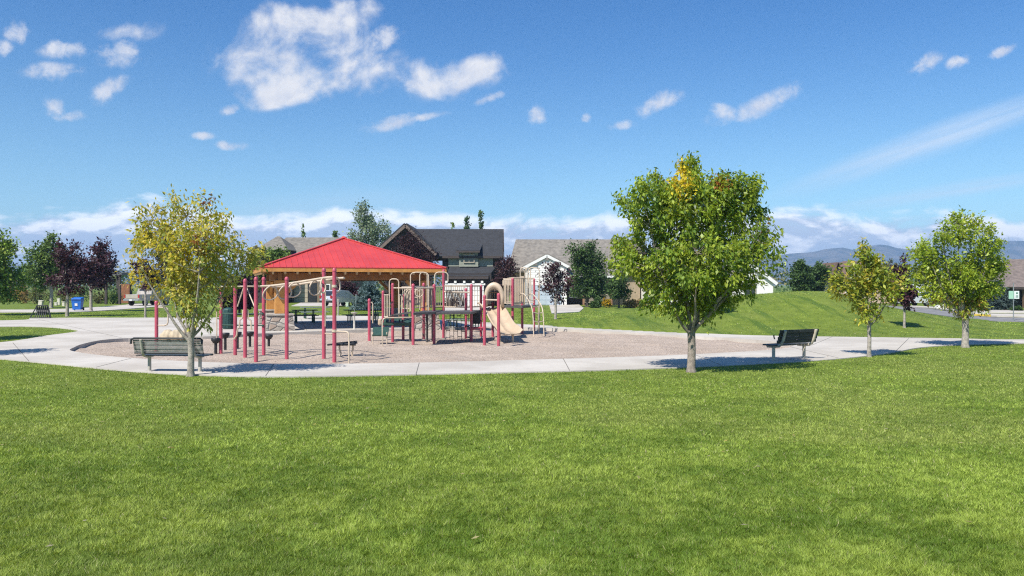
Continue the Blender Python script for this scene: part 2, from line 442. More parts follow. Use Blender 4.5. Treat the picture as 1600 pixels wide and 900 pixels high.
def concrete_mat():
    m = bpy.data.materials.new('concrete'); m.use_nodes = True; t = NT(m.node_tree); bs = t.n['Principled BSDF']
    tc = t.new('ShaderNodeTexCoord'); P = tc.outputs['Object']
    a = t.noise(P, 0.35, 6, 0.65, 0.3); b_ = t.noise(P, 3.0, 6, 0.7); f = t.noise(P, 60.0, 3, 0.7)
    c = t.mix(t.ss(a, 0.35, 0.68), (0.430, 0.392, 0.342), (0.545, 0.505, 0.448))
    c = t.mix(t.m('MULTIPLY', t.ss(b_, 0.5, 0.75), 0.30), c, (0.30, 0.275, 0.245))
    c = t.mix(t.m('MULTIPLY', t.ss(f, 0.5, 0.8), 0.25), c, (0.33, 0.31, 0.28))
    t.put(bs.inputs['Base Color'], c); bs.inputs['Roughness'].default_value = 0.9; bs.inputs['Specular IOR Level'].default_value = 0.25
    bp = t.new('ShaderNodeBump'); bp.inputs['Strength'].default_value = 0.3; bp.inputs['Distance'].default_value = 0.01
    t.put(bp.inputs['Height'], f); t.l.new(bp.outputs[0], bs.inputs['Normal'])
    return m
CONC = concrete_mat()
skirted('concrete_path', [OUTER, PIT[::-1]], SLAB_Z, -0.35, CONC)
def gravel_mat():
    m = bpy.data.materials.new('pea_gravel'); m.use_nodes = True; t = NT(m.node_tree); bs = t.n['Principled BSDF']
    tc = t.new('ShaderNodeTexCoord'); P = tc.outputs['Object']
    a = t.noise(P, 0.5, 6, 0.65, 0.5); f = t.noise(P, 16.0, 5, 0.85); w = t.noise(P, 2.2, 5, 0.7)
    c = t.mix(t.ss(a, 0.3, 0.7), (0.455, 0.362, 0.285), (0.555, 0.452, 0.368))
    c = t.mix(t.m('MULTIPLY', t.ss(w, 0.5, 0.72), 0.35), c, (0.325, 0.255, 0.200))
    c = t.mix(t.m('MULTIPLY', t.ss(f, 0.47, 0.62), 0.9), c, (0.17, 0.13, 0.105))
    c = t.mix(t.m('MULTIPLY', t.ss(t.noise(P, 11.0, 4, 0.85), 0.55, 0.70), 0.6), c, (0.62, 0.56, 0.49))
    t.put(bs.inputs['Base Color'], c); bs.inputs['Roughness'].default_value = 0.95; bs.inputs['Specular IOR Level'].default_value = 0.2
    bp = t.new('ShaderNodeBump'); bp.inputs['Strength'].default_value = 0.9; bp.inputs['Distance'].default_value = 0.04
    t.put(bp.inputs['Height'], t.noise(P, 30.0, 5, 0.8)); t.l.new(bp.outputs[0], bs.inputs['Normal'])
    return m
def gravel():
    xs = np.arange(-24, 14, 0.22); ys = np.arange(20, 46, 0.22)
    gx, gy = np.meshgrid(xs, ys)
    z = PIT_Z + 0.085 * (vnoise(gx, gy, 1.1, 5) - 0.5) + 0.06 * (vnoise(gx, gy, 0.45, 6) - 0.5)
    # scuffed hollows under the slide exit
    for (hx, hy, r) in ((X(800, 33), 33, 1.0), (X(541, 23.5), 23.5, .8), (X(400, 26), 26, 1.2)):
        z -= 0.06 * np.exp(-((gx - hx) ** 2 + (gy - hy) ** 2) / r ** 2)
    keep = inpoly(gx, gy, PIT) | (polydist(gx, gy, PIT) < 0.5)
    nx = len(xs); idx = np.arange(gx.size).reshape(gx.shape)
    k4 = keep[:-1, :-1] & keep[1:, :-1] & keep[:-1, 1:] & keep[1:, 1:]
    a = idx[:-1, :-1][k4]
    f = np.stack([a, a + 1, a + nx + 1, a + nx], 1)
    me = bpy.data.meshes.new('playground_gravel'); me.from_pydata(np.stack([gx, gy, z], -1).reshape(-1, 3).tolist(), [], f.tolist())
    bm = bmesh.new(); bm.from_mesh(me); bmesh.ops.delete(bm, geom=[v for v in bm.verts if not v.link_faces], context='VERTS'); bm.to_mesh(me); bm.free()
    me.polygons.foreach_set('use_smooth', np.ones(len(me.polygons), bool)); me.materials.append(gravel_mat())
    o = bpy.data.objects.new('gravel', me); C.objects.link(o); o['kind'] = 'structure'
gravel()
# control joints sawn into the slab
jm = mat('joint_dirt', (0.16, 0.145, 0.125), 0.95)
jb = MB()
JZ = SLAB_Z + 0.004
for (a, b_) in (((655,568.8),(650,587.0)),((428,570.2),(415,589.5)),((880,562.2),(890,581.0)),((1085,555.5),(1128,573)),((205,561.5),(150,575.8)),((1235,543.6),(1310,561)),((60,500),(190,529)),((1300,527.5),(1268,541)),
                ((300,497.5),(330,525.5)),((1000,517.5),(985,520)),((1420,530),(1400,550.0)),((20,537),(45,566)),((470,499),(480,518.5)),((700,502),(660,512.8))):
    A = Vector((*G(*a), JZ)); B = Vector((*G(*b_), JZ)); n = (B - A).cross(Vector((0, 0, 1))).normalized() * 0.010
    jb.quad(A - n, A + n, B + n, B - n)
jo = jb.build('path_joints', jm); jo['kind'] = 'structure'

def sheet(name, pxs, m, z, smooth=4):
    pts = catmull([G(*p) for p in pxs], smooth) if smooth > 1 else [G(*p) for p in pxs]
    return skirted(name, [pts], z, z - 0.10, m)
sheet('driveway', [(-260,485.5),(0,484.6),(60,484.2),(110,482.8),(150,480.4),(190,477.4),(215,475.2),(262,475.0),(255,478.5),(215,482.0),(160,486.0),(110,488.0),(0,488.8),(-260,490)], CONC, 0.05)
sheet('driveway', [(455,478.5),(545,478.5),(535,473.5),(470,473.5)], CONC, 0.05, 1)
sheet('driveway', [(862,490.5),(905,488),(912,482),(905,476.5),(858,476.5)], CONC, 0.05, 1)
sheet('driveway', [(690,486.5),(775,484.5),(765,476.5),(695,476.5)], CONC, 0.05, 1)
ASPH = mat('asphalt', (0.22, 0.215, 0.215), 0.9, 0.15, 1.2, 0.4, 60, stain=0.3)
sheet('street', [(2100,512),(1600,503.6),(1540,500.6),(1500,497.2),(1465,492.6),(1430,487.6),(1395,483.0),(1360,480.0),(1330,478.0),(1375,477.6),(1440,482.0),(1480,487.0),(1510,491.5),(1545,495.3),(1600,497.7),(2100,503)], ASPH, 0.045)
sheet('sidewalk', [(2100,502.4),(1600,497.2),(1545,494.8),(1518,492.0),(1490,487.6),(1455,483.2),(1420,480.5),(1420,479.4),(1470,482.2),(1505,487.0),(1540,491.4),(1600,493.6),(2100,497)], CONC, 0.14)
sheet('sidewalk', [(1525,489.6),(1600,490.3),(1900,491.5),(1900,488.2),(1600,486.8),(1525,486.4)], CONC, 0.12, 1)
YEL = mat('yellow_kerb_paint', (0.62, 0.45, 0.06), 0.8, 0.2, 3)
sheet('painted_kerb', [(1522,494.6),(1548,496.0),(1548,494.8),(1524,493.2)], YEL, 0.155, 1)
sheet('painted_kerb', [(1486,489.6),(1506,492.3),(1507,491.2),(1489,488.6)], YEL, 0.155, 1)

# ------------------------------------------------------------------ mountains far off and the air in front of them
def mountains():
    D = 3800.0; S = D / F
    prof = [(-2500,428),(-900,420),(-300,424),(0,416),(60,411),(140,418),(300,428),(520,425),(800,424),(1000,420),(1120,412),(1180,404),(1215,398),(1240,394.5),(1262,394.5),(1280,391.5),(1297,388.5),(1320,388),(1330,390.5),(1345,387.5),(1362,383),(1378,381),(1395,384),(1412,389),(1440,388),(1480,384),(1520,379.5),(1560,377),(1600,378.5),(1660,374),(1760,384),(1900,395),(2300,410),(3600,428)]
    pxs = np.linspace(-2400, 3500, 420); py = np.interp(pxs, [p[0] for p in prof], [p[1] for p in prof])
    py = py + 3.4 * (vnoise(pxs, pxs * 0, 34, 21) - 0.5) + 1.6 * (vnoise(pxs, pxs * 0, 13, 22) - 0.5)
    H = (HZ - py) * S + EYE
    rows = np.linspace(0, 1, 26); V = []; xs = (pxs - 800) * S
    for k, r in enumerate(rows):
        rid = np.abs(vnoise(xs + 300 * r, xs * 0 + r * 900, 170, 31) - 0.5) * 2
        rid2 = np.abs(vnoise(xs, xs * 0 + r * 900, 60, 33) - 0.5) * 2
        zz = H * (r ** 1.15) * (1 - 0.34 * rid * 4 * r * (1 - r) - 0.16 * rid2 * 4 * r * (1 - r))
        yy = D - 1000 * (1 - r) - 160 * rid * (1 - r)
        V.append(np.stack([xs * (yy / D), yy, zz - 3 * (r == 0)], -1))
    for r in (0.5, 0.0): V.append(np.stack([xs * (1 + 0.18 * (1 - r)), xs * 0 + D + 900 * (1 - r), H * r - 3 * (r == 0)], -1))
    V = np.concatenate(V); nx = len(xs); nr = len(rows) + 2
    a = (np.arange(nr - 1)[:, None] * nx + np.arange(nx - 1)[None]).ravel()
    f = np.stack([a, a + 1, a + nx + 1, a + nx], 1)
    me = bpy.data.meshes.new('mountains'); me.from_pydata(V.tolist(), [], f.tolist())
    m = bpy.data.materials.new('mountain_forest'); m.use_nodes = True; t = NT(m.node_tree); bs = t.n['Principled BSDF']
    tc = t.new('ShaderNodeTexCoord'); P = tc.outputs['Object']
    n = t.noise(P, 0.012, 6, 0.65)
    t.put(bs.inputs['Base Color'], t.mix(t.ss(n, 0.4, 0.62), (0.028, 0.042, 0.040), (0.120, 0.110, 0.095)))
    bs.inputs['Roughness'].default_value = 0.95; bs.inputs['Specular IOR Level'].default_value = 0.1
    me.materials.append(m); me.polygons.foreach_set('use_smooth', np.ones(len(f), bool))
    o = bpy.data.objects.new('mountains', me); C.objects.link(o); o['kind'] = 'structure'
mountains()
def haze():
    b = MB(); b.box((0, 1900, 128.5), (9600, 7000, 261))
    m = bpy.data.materials.new('haze_air'); m.use_nodes = True; t = NT(m.node_tree); t.n.clear()
    out = t.new('ShaderNodeOutputMaterial'); v = t.new('ShaderNodeVolumePrincipled')
    v.inputs['Color'].default_value = (0.46, 0.68, 1.0, 1); v.inputs['Density'].default_value = 0.00024; v.inputs['Anisotropy'].default_value = 0.0
    t.l.new(v.outputs[0], out.inputs['Volume'])
    o = b.build('haze', m); o['kind'] = 'stuff'; return o
haze()

# ------------------------------------------------------------------ grass blades over the near lawn
def grass():
    N = 700000
    # as many blades per picture area near as far
    py = rng.uniform(533, 925, N); px = rng.uniform(-60, 1660, N)
    k = (py - HZ) / F; d = np.full(N, 10.0)
    z = np.zeros(N); d = EYE / k
    for _ in range(12):
        z = T((px - 800) / F * d, d); d = 0.5 * d + 0.5 * np.clip((EYE - z) / k, 3, 60)
    x = (px - 800) / F * d; y = d
    keep = (~inpoly(x, y, OUTER)) & (d < 34) & (d > 3.5)
    x, y, d = x[keep], y[keep], d[keep]
    # thinner grain over the lawn behind the playground and on the mound
    M = 190000; fx = rng.uniform(-42, 44, M); fy = rng.uniform(29, 70, M) ; ok = (~inpoly(fx, fy, OUTER)) & ((fy > 34) | (np.abs(fx) < 60)) & (np.abs(fx) < fy * .68) & ~((fy > 50) & (fx > 16))
    fx, fy = fx[ok], fy[ok]; x = np.concatenate([x, fx]); y = np.concatenate([y, fy]); d = np.concatenate([d, fy])
    z = T(x, y); n = len(x); stripe = vnoise(x * .85 - y * .53, x * .053 + y * .085, .62, 47)
    clump = vnoise(x, y, 0.055, 40); c2 = vnoise(x, y, 0.13, 44); patch = vnoise(x, y, 1.1, 41); dry = vnoise(x + 60, y, 2.3, 42); patch2 = vnoise(x, y, 0.42, 43)
    h = (0.018 + 0.018 * rng.random(n)) * (0.55 + 0.9 * clump) * (0.8 + 0.4 * c2)
    w = np.maximum(0.0052, 0.00100 * d) * rng.uniform(0.6, 1.35, n)
    an = rng.uniform(0, 2 * np.pi, n); fan = vnoise(x, y, 0.16, 45) * 14.0
    la = np.where(rng.random(n) < 0.5, fan, rng.uniform(0, 2 * np.pi, n)); lean = h * rng.uniform(0.2, 1.5, n)
    bx = np.cos(an) * w * .5; by = np.sin(an) * w * .5
    p0 = np.stack([x - bx, y - by, z - 0.004], -1); p1 = np.stack([x + bx, y + by, z - 0.004], -1)
    p2 = np.stack([x + np.cos(la) * lean, y + np.sin(la) * lean, z + h], -1)
    V = np.stack([p0, p1, p2], 1).reshape(-1, 3)
    g = np.clip(0.5 + 1.25 * (patch - 0.5) + 1.0 * (patch2 - 0.5) + 0.9 * (c2 - .5) + 0.8 * (clump - .5) + rng.normal(0, .22, n), 0, 1)[:, None]
    col = np.array([0.118, 0.204, 0.017]) * (1 - g) + np.array([0.318, 0.412, 0.066]) * g
    dr = (sstep(0.45, 0.8, dry) * 0.50 + 0.06)[:, None] * rng.random((n, 1))
    col = col * (1 - dr) + np.array([0.37, 0.37, 0.125]) * dr
    straw = rng.random(n) < 0.025; col[straw] = np.array([0.46, 0.43, 0.22]) * rng.uniform(.6, 1.1, (straw.sum(), 1))
    col *= rng.uniform(0.72, 1.40, (n, 1)); col *= ((1 + .16 * sstep(29, 36, y)) * (1 - .30 * sstep(.45, .7, stripe) * sstep(29, 36, y)))[:, None]; col *= (0.84 + 0.26 * vnoise(x, y, 2.6, 49))[:, None]
    o = fast_mesh('grass', V, 3, leafmat('grass_blade', 0.30, 0.6), np.clip(col, 0.005, 0.9))
    o['kind'] = 'stuff'; o['label'] = 'short mown green grass of the foreground lawn with drier yellowish patches'
grass()
# ------------------------------------------------------------------ trees
BARK = mat('bark_grey', (0.30, 0.25, 0.205), 0.9, 0.2, 9.0, 0.8, 45, stain=0.4)
BARK_PALE = mat('bark_pale', (0.36, 0.32, 0.27), 0.9, 0.2, 9.0, 0.8, 45, stain=0.3)
BARK_DARK = mat('bark_dark', (0.10, 0.080, 0.065), 0.9, 0.2, 9.0, 0.8, 45)
LEAF = leafmat('leaf', 0.44, 0.42)
LEAF_DARK = leafmat('leaf_dull', 0.22, 0.6)
NEEDLE = leafmat('needle', 0.08, 0.7)

def bezier(a, b, c, n):
    out = []
    for i in range(n + 1):
        t = i / n; out.append(a * (1 - t) ** 2 + b * 2 * t * (1 - t) + c * t * t)
    return out

def leaf_cloud(cent, cdir, per, spread, lsize, wratio, droop, r, cols, colfun=None, keepz=0.0, hang=0.5, fold=0.35):
    """leaf quads around clump centres; cent (n,3), cdir outward (n,3); cols: list of (weight, rgb)"""
    n = len(cent); tot = n * per
    ci = np.repeat(np.arange(n), per)
    off = r.normal(0, 1, (tot, 3)) * np.array(spread)
    # leaves strung along a short drooping shoot
    sh = cdir[ci] * (r.uniform(-1, 1.2, tot) * spread[0] * 1.1)[:, None]
    p = cent[ci] + off * 0.75 + sh; p[:, 2] -= hang * spread[0] * np.abs(r.normal(0, .5, tot))
    a = cdir[ci] * 0.5 + r.normal(0, 0.55, (tot, 3)); a[:, 2] -= droop * r.uniform(0.3, 1.3, tot)
    a /= np.linalg.norm(a, axis=1)[:, None] + 1e-9
    q = r.normal(0, 1, (tot, 3)) + cdir[ci] * 0.5; q[:, 2] += 0.9
    s = np.cross(a, q); s /= np.linalg.norm(s, axis=1)[:, None] + 1e-9
    nn = np.cross(s, a)
    L = lsize * r.uniform(0.65, 1.3, tot); Wd = L * wratio * r.uniform(0.8, 1.2, tot)
    b0 = p; b1 = p + a * (L * .45)[:, None] + s * (Wd * .5)[:, None] + nn * (fold * Wd * .4)[:, None]
    b2 = p + a * L[:, None]; b3 = p + a * (L * .45)[:, None] - s * (Wd * .5)[:, None] + nn * (fold * Wd * .4)[:, None]
    V = np.stack([b0, b1, b2, b3], 1)
    wts = np.array([c[0] for c in cols], float); wts /= wts.sum()
    pal = np.array([c[1] for c in cols])
    cc = r.choice(len(pal), n, p=wts)
    pick = np.where(r.random(tot) < 0.62, cc[ci], r.choice(len(pal), tot, p=wts))
    col = pal[pick] * r.uniform(0.75, 1.25, (tot, 1)) * r.uniform(0.85, 1.15, n)[ci][:, None]
    if colfun is not None: col = colfun(p, col, r)
    ok = V[:, :, 2].min(1) > keepz
    return V[ok].reshape(-1, 3), np.clip(col[ok], 0.003, 0.9)

def grow(root, seed, trunk_h, trunk_r, lobes, nclump, per, spread, lsize, cols, bark, leafm=LEAF, wratio=0.5, droop=0.7, nlimb=8, lean=(0, 0),
         colfun=None, minz=None, twig_r=0.007, shell=0.55, limb_r=0.45, hang=0.5, trunk_n=10, limb_show=True):
    """trunk (with limbs) and crown under root; lobes are (x, y, z, rx, ry, rz) in the tree's own frame"""
    r = np.random.default_rng(seed); rnd = random.Random(seed)
    L = np.array(lobes, float)
    vol = (L[:, 3] * L[:, 4] * L[:, 5]) ** 0.85; vol /= vol.sum()
    li = r.choice(len(L), nclump, p=vol)
    dirs = r.normal(0, 1, (nclump, 3)); dirs /= np.linalg.norm(dirs, axis=1)[:, None]
    rad = r.random(nclump) ** shell
    cent = L[li, :3] + dirs * rad[:, None] * L[li, 3:]
    cx = np.average(L[:, 0], weights=vol); cy = np.average(L[:, 1], weights=vol); cz = np.average(L[:, 2], weights=vol)
    fork = Vector((lean[0], lean[1], trunk_h))
    outd = cent - np.array([cx * .6, cy * .6, trunk_h + 0.35 * (cz - trunk_h)]); outd /= np.linalg.norm(outd, axis=1)[:, None] + 1e-9
    b = MB()
    # trunk with root flare
    tp = [Vector((0, 0, -0.12)), Vector((0, 0, 0.0)), Vector((lean[0]*.1, lean[1]*.1, trunk_h*.12)), Vector((lean[0]*.5+trunk_r*.15, lean[1]*.5, trunk_h*.55)), fork]
    b.tube(tp, [trunk_r*1.5, trunk_r*1.35, trunk_r*1.04, trunk_r*.92, trunk_r*.95], trunk_n, cap=False)
    nodes = []
    order = sorted(range(len(L)), key=lambda i: -vol[i])
    targets = []
    for i in range(nlimb):
        l = L[order[i % len(order)]]; q = r.normal(0, 1, 3); q /= np.linalg.norm(q)
        targets.append(Vector((l[0] + q[0]*l[3]*.45, l[1] + q[1]*l[4]*.45, max(trunk_h + .3, l[2] + abs(q[2])*l[5]*.45))))
    for i, tg in enumerate(targets):
        st = fork + Vector((0, 0, -rnd.uniform(0, .16) * trunk_h)) if i else fork
        dv = tg - st
        mid = st + Vector((dv.x * .55 + rnd.uniform(-.1, .1), dv.y * .55 + rnd.uniform(-.1, .1), dv.z * .30))
        pts = bezier(st, mid, tg, 7)
        for p in pts[2:-1]: p.x += rnd.uniform(-.05, .05) * dv.length * .3; p.y += rnd.uniform(-.05, .05) * dv.length * .3
        r0 = trunk_r * limb_r * rnd.uniform(.8, 1.15)
        rs = [r0 * (1 - .85 * k / 7) + .004 for k in range(8)]
        b.tube(pts, rs, 6, cap=False)
        for k, p in enumerate(pts[2:]): nodes.append((p, rs[k + 2]))
    npos = np.array([tuple(p) for p, _ in nodes])
    for i in range(nclump):
        c = cent[i]; dd = np.linalg.norm(npos - c, axis=1) + 0.8 * np.maximum(0, npos[:, 2] - c[2])
        k = int(np.argmin(dd)); st = nodes[k][0]; e = Vector(c)
        if limb_show:
            mid = (st + e) / 2; mid.z -= 0.05 * (e - st).length
            rr = min(nodes[k][1] * .7, twig_r * 2.2)
            b.tube([st, mid, e], [rr, max(twig_r * .8, rr * .6), twig_r * .5], 3, cap=False)
    b.build('trunk', bark, root, recalc=False)
    V, col = leaf_cloud(cent, outd, per, spread, lsize, wratio, droop, r, cols, colfun, minz if minz is not None else trunk_h * .7, hang)
    fast_mesh('crown', V, 4, leafm, col, root)

GRN = [(4, (0.095, 0.165, 0.022)), (3, (0.070, 0.135, 0.020)), (2, (0.140, 0.205, 0.026)), (1, (0.050, 0.105, 0.020))]
def lob(px, py, rx, ry, base_px, d, dz=0.0, ry2=None):
    """a lobe drawn from the photograph at depth d: centre and half sizes in px; dz metres in depth"""
    s = d / F
    return ((px - base_px) * s, dz, EYE - (py - HZ) * s, rx * s, (ry2 if ry2 else (rx + ry) / 2 * s), ry * s)

# the big green ash by the path
def big_tree():
    d = dof(582); bp = 1080
    root = empty('broadleaf_tree', (X(bp, d), d, float(T(X(bp, d), d))), 'biggest green tree, round crown with a yellow patch near its top, by the path', 'tree')
    L = [lob(*q, bp, d, dz=z) for q, z in [((1085,335,70,62),0),((1060,290,38,42),.2),((1010,330,42,45),-.5),((1140,320,52,46),.3),((1075,262,18,16),0),((1128,284,24,22),-.2),((1030,290,26,24),.4),((985,300,20,22),.1),
         ((1000,395,46,40),.5),((1170,385,44,44),-.4),((1085,410,75,50),-.6),((1060,420,60,45),.8),((1190,390,24,30),.3),((972,405,24,24),-.2),((1050,468,34,28),-.3),((1120,455,50,34),.4),((1085,480,30,22),0),((1170,440,26,24),0),((1020,455,22,26),.2),((1160,300,30,26),0),((1185,335,20,26),.3)]]
    def cf(p, col, r):
        px = p[:, 0] / d * F + bp; py = HZ - (p[:, 2] - EYE) / d * F
        for (x0, y0, rx, ry, tint, pr) in ((1061,283,16,28,(0.78,0.62,0.050),.85),(1058,262,9,14,(0.74,0.60,0.05),.7),(1122,288,10,14,(0.42,0.17,0.04),.7),(1190,352,8,8,(0.25,.11,.03),.5)):
            q = r.random(len(p)) < pr * np.exp(-.9 * (((px - x0) / rx) ** 2 + ((py - y0) / ry) ** 2) ** 1.5)
            col[q] = np.array(tint) * r.uniform(.7, 1.2, (q.sum(), 1))
        hi = sstep(470, 270, py)[:, None] * 0.0
        return col
    cols = [(4, (0.275, 0.365, 0.040)), (3, (0.195, 0.300, 0.036)), (3, (0.375, 0.450, 0.056)), (2, (0.115, 0.200, 0.034))]
    grow(root, 11, 1.12, 0.108, L, 640, 56, (0.115, 0.115, 0.125), 0.122, cols, BARK, wratio=0.46, droop=1.25, nlimb=13, colfun=cf, minz=0.95, shell=0.36)
def yellow_tree():
    d = dof(588); bp = 298
    root = empty('broadleaf_tree', (X(bp, d), d, float(T(X(bp, d), d))), 'yellowing tree with a loose olive gold crown in front of the grey mesh bench', 'tree')
    L = [lob(*q, bp, d, dz=z) for q, z in [((285,385,62,50),0),((240,370,36,36),.3),((222,400,24,34),-.3),((270,335,40,28),.2),((275,316,14,18),0),((322,320,17,26),0),((335,375,50,42),-.4),((372,400,32,26),.3),((300,430,60,36),.5),((305,470,40,28),0),((360,430,34,24),0),((252,440,28,22),.2),((225,345,16,14),0),((310,495,18,14),0),((392,395,18,16),.2),((215,430,14,18),0),((345,345,18,14),0)]]
    def cf(p, col, r):
        px = p[:, 0] / d * F + bp; py = HZ - (p[:, 2] - EYE) / d * F
        g = .12 + sstep(300, 340, px) * sstep(360, 420, py) * .5 + sstep(430, 480, py) * .38
        q = r.random(len(p)) < g; col[q] = np.array((0.340, 0.420, 0.110)) * r.uniform(.6, 1.25, (q.sum(), 1))
        q = (px < 262) & (py > 400) & (r.random(len(p)) < .5); col[q] = np.array((0.58, 0.46, 0.065)) * r.uniform(.7, 1.2, (q.sum(), 1))
        q = ((((px - 327) / 8) ** 2 + ((py - 312) / 14) ** 2 < 1) | (((px - 326) / 6) ** 2 + ((py - 380) / 18) ** 2 < 1)) & (r.random(len(p)) < .7)
        col[q] = np.array((0.26, 0.095, 0.025)) * r.uniform(.6, 1.2, (q.sum(), 1))
        return col
    cols = [(4, (0.520, 0.460, 0.075)), (3, (0.410, 0.415, 0.065)), (2, (0.640, 0.540, 0.110)), (1, (0.230, 0.280, 0.050)), (1.3, (0.68, .61, .28))]
    grow(root, 23, 0.98, 0.082, L, 290, 34, (0.135, 0.135, 0.13), 0.120, cols, BARK_PALE, wratio=0.42, droop=1.1, nlimb=8, colfun=cf, minz=0.85, shell=0.5, limb_r=.5, twig_r=.009)
def small_yellow_tree():
    d = dof(558); bp = 1358
    root = empty('broadleaf_tree', (X(bp, d), d, float(T(X(bp, d), d))), 'small slim tree, sparse yellow green crown with one tall tuft, at path edge', 'tree')
    L = [lob(*q, bp, d, dz=z) for q, z in [((1355,440,34,26),0),((1325,445,24,20),.2),((1385,445,24,24),-.2),((1352,400,8,22),0),((1362,418,18,16),0),((1340,425,20,14),.1),((1310,438,14,10),0),((1350,470,26,16),0),((1395,462,14,14),0),((1372,412,10,10),0),((1360,490,16,10),0)]]
    cols = [(4, (0.370, 0.400, 0.050)), (3, (0.260, 0.340, 0.046)), (2, (0.540, 0.460, 0.070)), (1, (0.150, 0.215, 0.038))]
    grow(root, 31, 1.05, 0.062, L, 165, 28, (0.125, 0.125, 0.11), 0.14, cols, BARK_PALE, wratio=0.48, droop=0.6, nlimb=9, minz=0.8, shell=.5)
def right_tree():
    d = dof(543); bp = 1508
    root = empty('broadleaf_tree', (X(bp, d), d, float(T(X(bp, d), d))), 'light green tree with a spreading vase crown and gap in it, right of the path', 'tree')
    L = [lob(*q, bp, d, dz=z) for q, z in [((1500,425,46,34),0),((1455,400,26,30),.3),((1440,385,16,18),0),((1495,360,24,22),0),((1530,385,20,36),-.3),((1500,345,12,12),0),((1525,352,8,14),0),((1555,410,20,24),.3),((1470,372,14,16),-.3),((1500,455,48,22),.4),((1510,475,30,16),0),((1450,430,26,22),.2),((1548,445,22,18),0),((1465,462,16,12),0),((1508,490,14,8),0)]]
    cols = [(4, (0.330, 0.420, 0.042)), (3, (0.250, 0.355, 0.038)), (2, (0.420, 0.480, 0.055)), (1, (0.140, 0.220, 0.034))]
    def cf(p, col, r):
        px = p[:, 0] / d * F + bp; py = HZ - (p[:, 2] - EYE) / d * F
        q = (py > 462) & (r.random(len(p)) < .30); col[q] = np.array((0.30, .20, .035)) * r.uniform(.6, 1.2, (q.sum(), 1)); return col
    grow(root, 43, 1.08, 0.12, L, 380, 40, (0.13, 0.13, 0.12), 0.13, cols, BARK_PALE, wratio=0.46, droop=0.75, nlimb=11, colfun=cf, minz=0.85, shell=.45)
big_tree(); yellow_tree(); small_yellow_tree(); right_tree()

def crown_lobes(r, h0, h1, rad, n, shape='round'):
    """lobes for a crown between heights h0 and h1 of half width rad"""
    L = []; H = h1 - h0
    for i in range(n):
        t = (i + r.random()) / n; z = h0 + H * t
        if shape == 'round': w = math.sin(math.pi * min(1, max(.08, .15 + .8 * t))) ** .7
        elif shape == 'cone': w = (1 - t) ** .8 * .95 + .08
        elif shape == 'column': w = 0.9 - .5 * t ** 3
        elif shape == 'vase': w = .35 + .65 * math.sin(math.pi * min(1, t * .75 + .1))
        else: w = .75
        an = r.uniform(0, 2 * math.pi); o = rad * w * r.uniform(.15, .62)
        s = rad * w * r.uniform(.42, .7)
        L.append((o * math.cos(an), o * math.sin(an), z, s, s, max(s * .8, H / n * .9)))
    return L
def bg_tree(px, py_base, d, top, bot, halfw, label, cols, seed, name='broadleaf_tree', shape='round', nl=10, ncl=150, per=26, ls=0.26, bark=BARK, leafm=LEAF_DARK, group=None, trunk_r=0.1, cat='tree', droop=.5, shell=.45, wr=.55, sp=None, nlimb=7, world_z=None, cdx=0.0):
    """a tree placed by the photograph: base, top, lowest leaves and half width in px, at depth d"""
    s = d / F; x = X(px, d); zb = float(T(x, d)) if world_z is None else world_z
    root = empty(name, (x, d, zb), label, cat, group)
    r = np.random.default_rng(seed)
    h1 = EYE - (top - HZ) * s - zb; h0 = max(0.05, EYE - (bot - HZ) * s - zb); rad = halfw * s
    L = [(q[0] + cdx * s, *q[1:]) for q in crown_lobes(r, h0 + (h1 - h0) * .06, h1 - (h1 - h0) * .08, rad, nl, shape)]
    spv = sp or rad * .13
    grow(root, seed, max(.2, h0 * 1.05 + (h1 - h0) * .05), trunk_r, L, ncl, per, (spv, spv, spv * .85), ls, cols, bark, leafm, wratio=wr, droop=droop, nlimb=nlimb, minz=h0 * .8, shell=shell, twig_r=.02)
    return root
PURP = [(4, (0.0525, 0.0175, 0.0275)), (3, (0.075, 0.025, 0.035)), (2, (0.035, 0.015, 0.025)), (1, (0.1063, 0.05, 0.0562))]
DKGR = [(4, (0.0525, 0.1025, 0.0225)), (3, (0.075, 0.135, 0.0275)), (2, (0.0375, 0.0775, 0.02))]
MDGR = [(4, (0.1148, 0.189, 0.0351)), (3, (0.081, 0.1485, 0.0297)), (2, (0.162, 0.2295, 0.0432))]
LTGR = [(4, (0.208, 0.304, 0.0448)), (3, (0.144, 0.24, 0.0384)), (1, (0.272, 0.328, 0.0544))]
OLIVE = [(4, (0.13, 0.1495, 0.052)), (3, (0.195, 0.169, 0.0585)), (2, (0.091, 0.117, 0.039))]
GOLD = [(4, (0.300, 0.195, 0.035)), (3, (0.210, 0.170, 0.035)), (2, (0.130, 0.140, 0.035))]
SILV = [(5, (0.26, 0.33, 0.20)), (4, (0.1755, 0.2295, 0.1283)), (3, (0.1215, 0.1755, 0.0945)), (1, (0.27, 0.3038, 0.216))]
BLUE = [(4, (0.1063, 0.1688, 0.1688)), (3, (0.15, 0.2188, 0.225)), (2, (0.0688, 0.1187, 0.1187))]

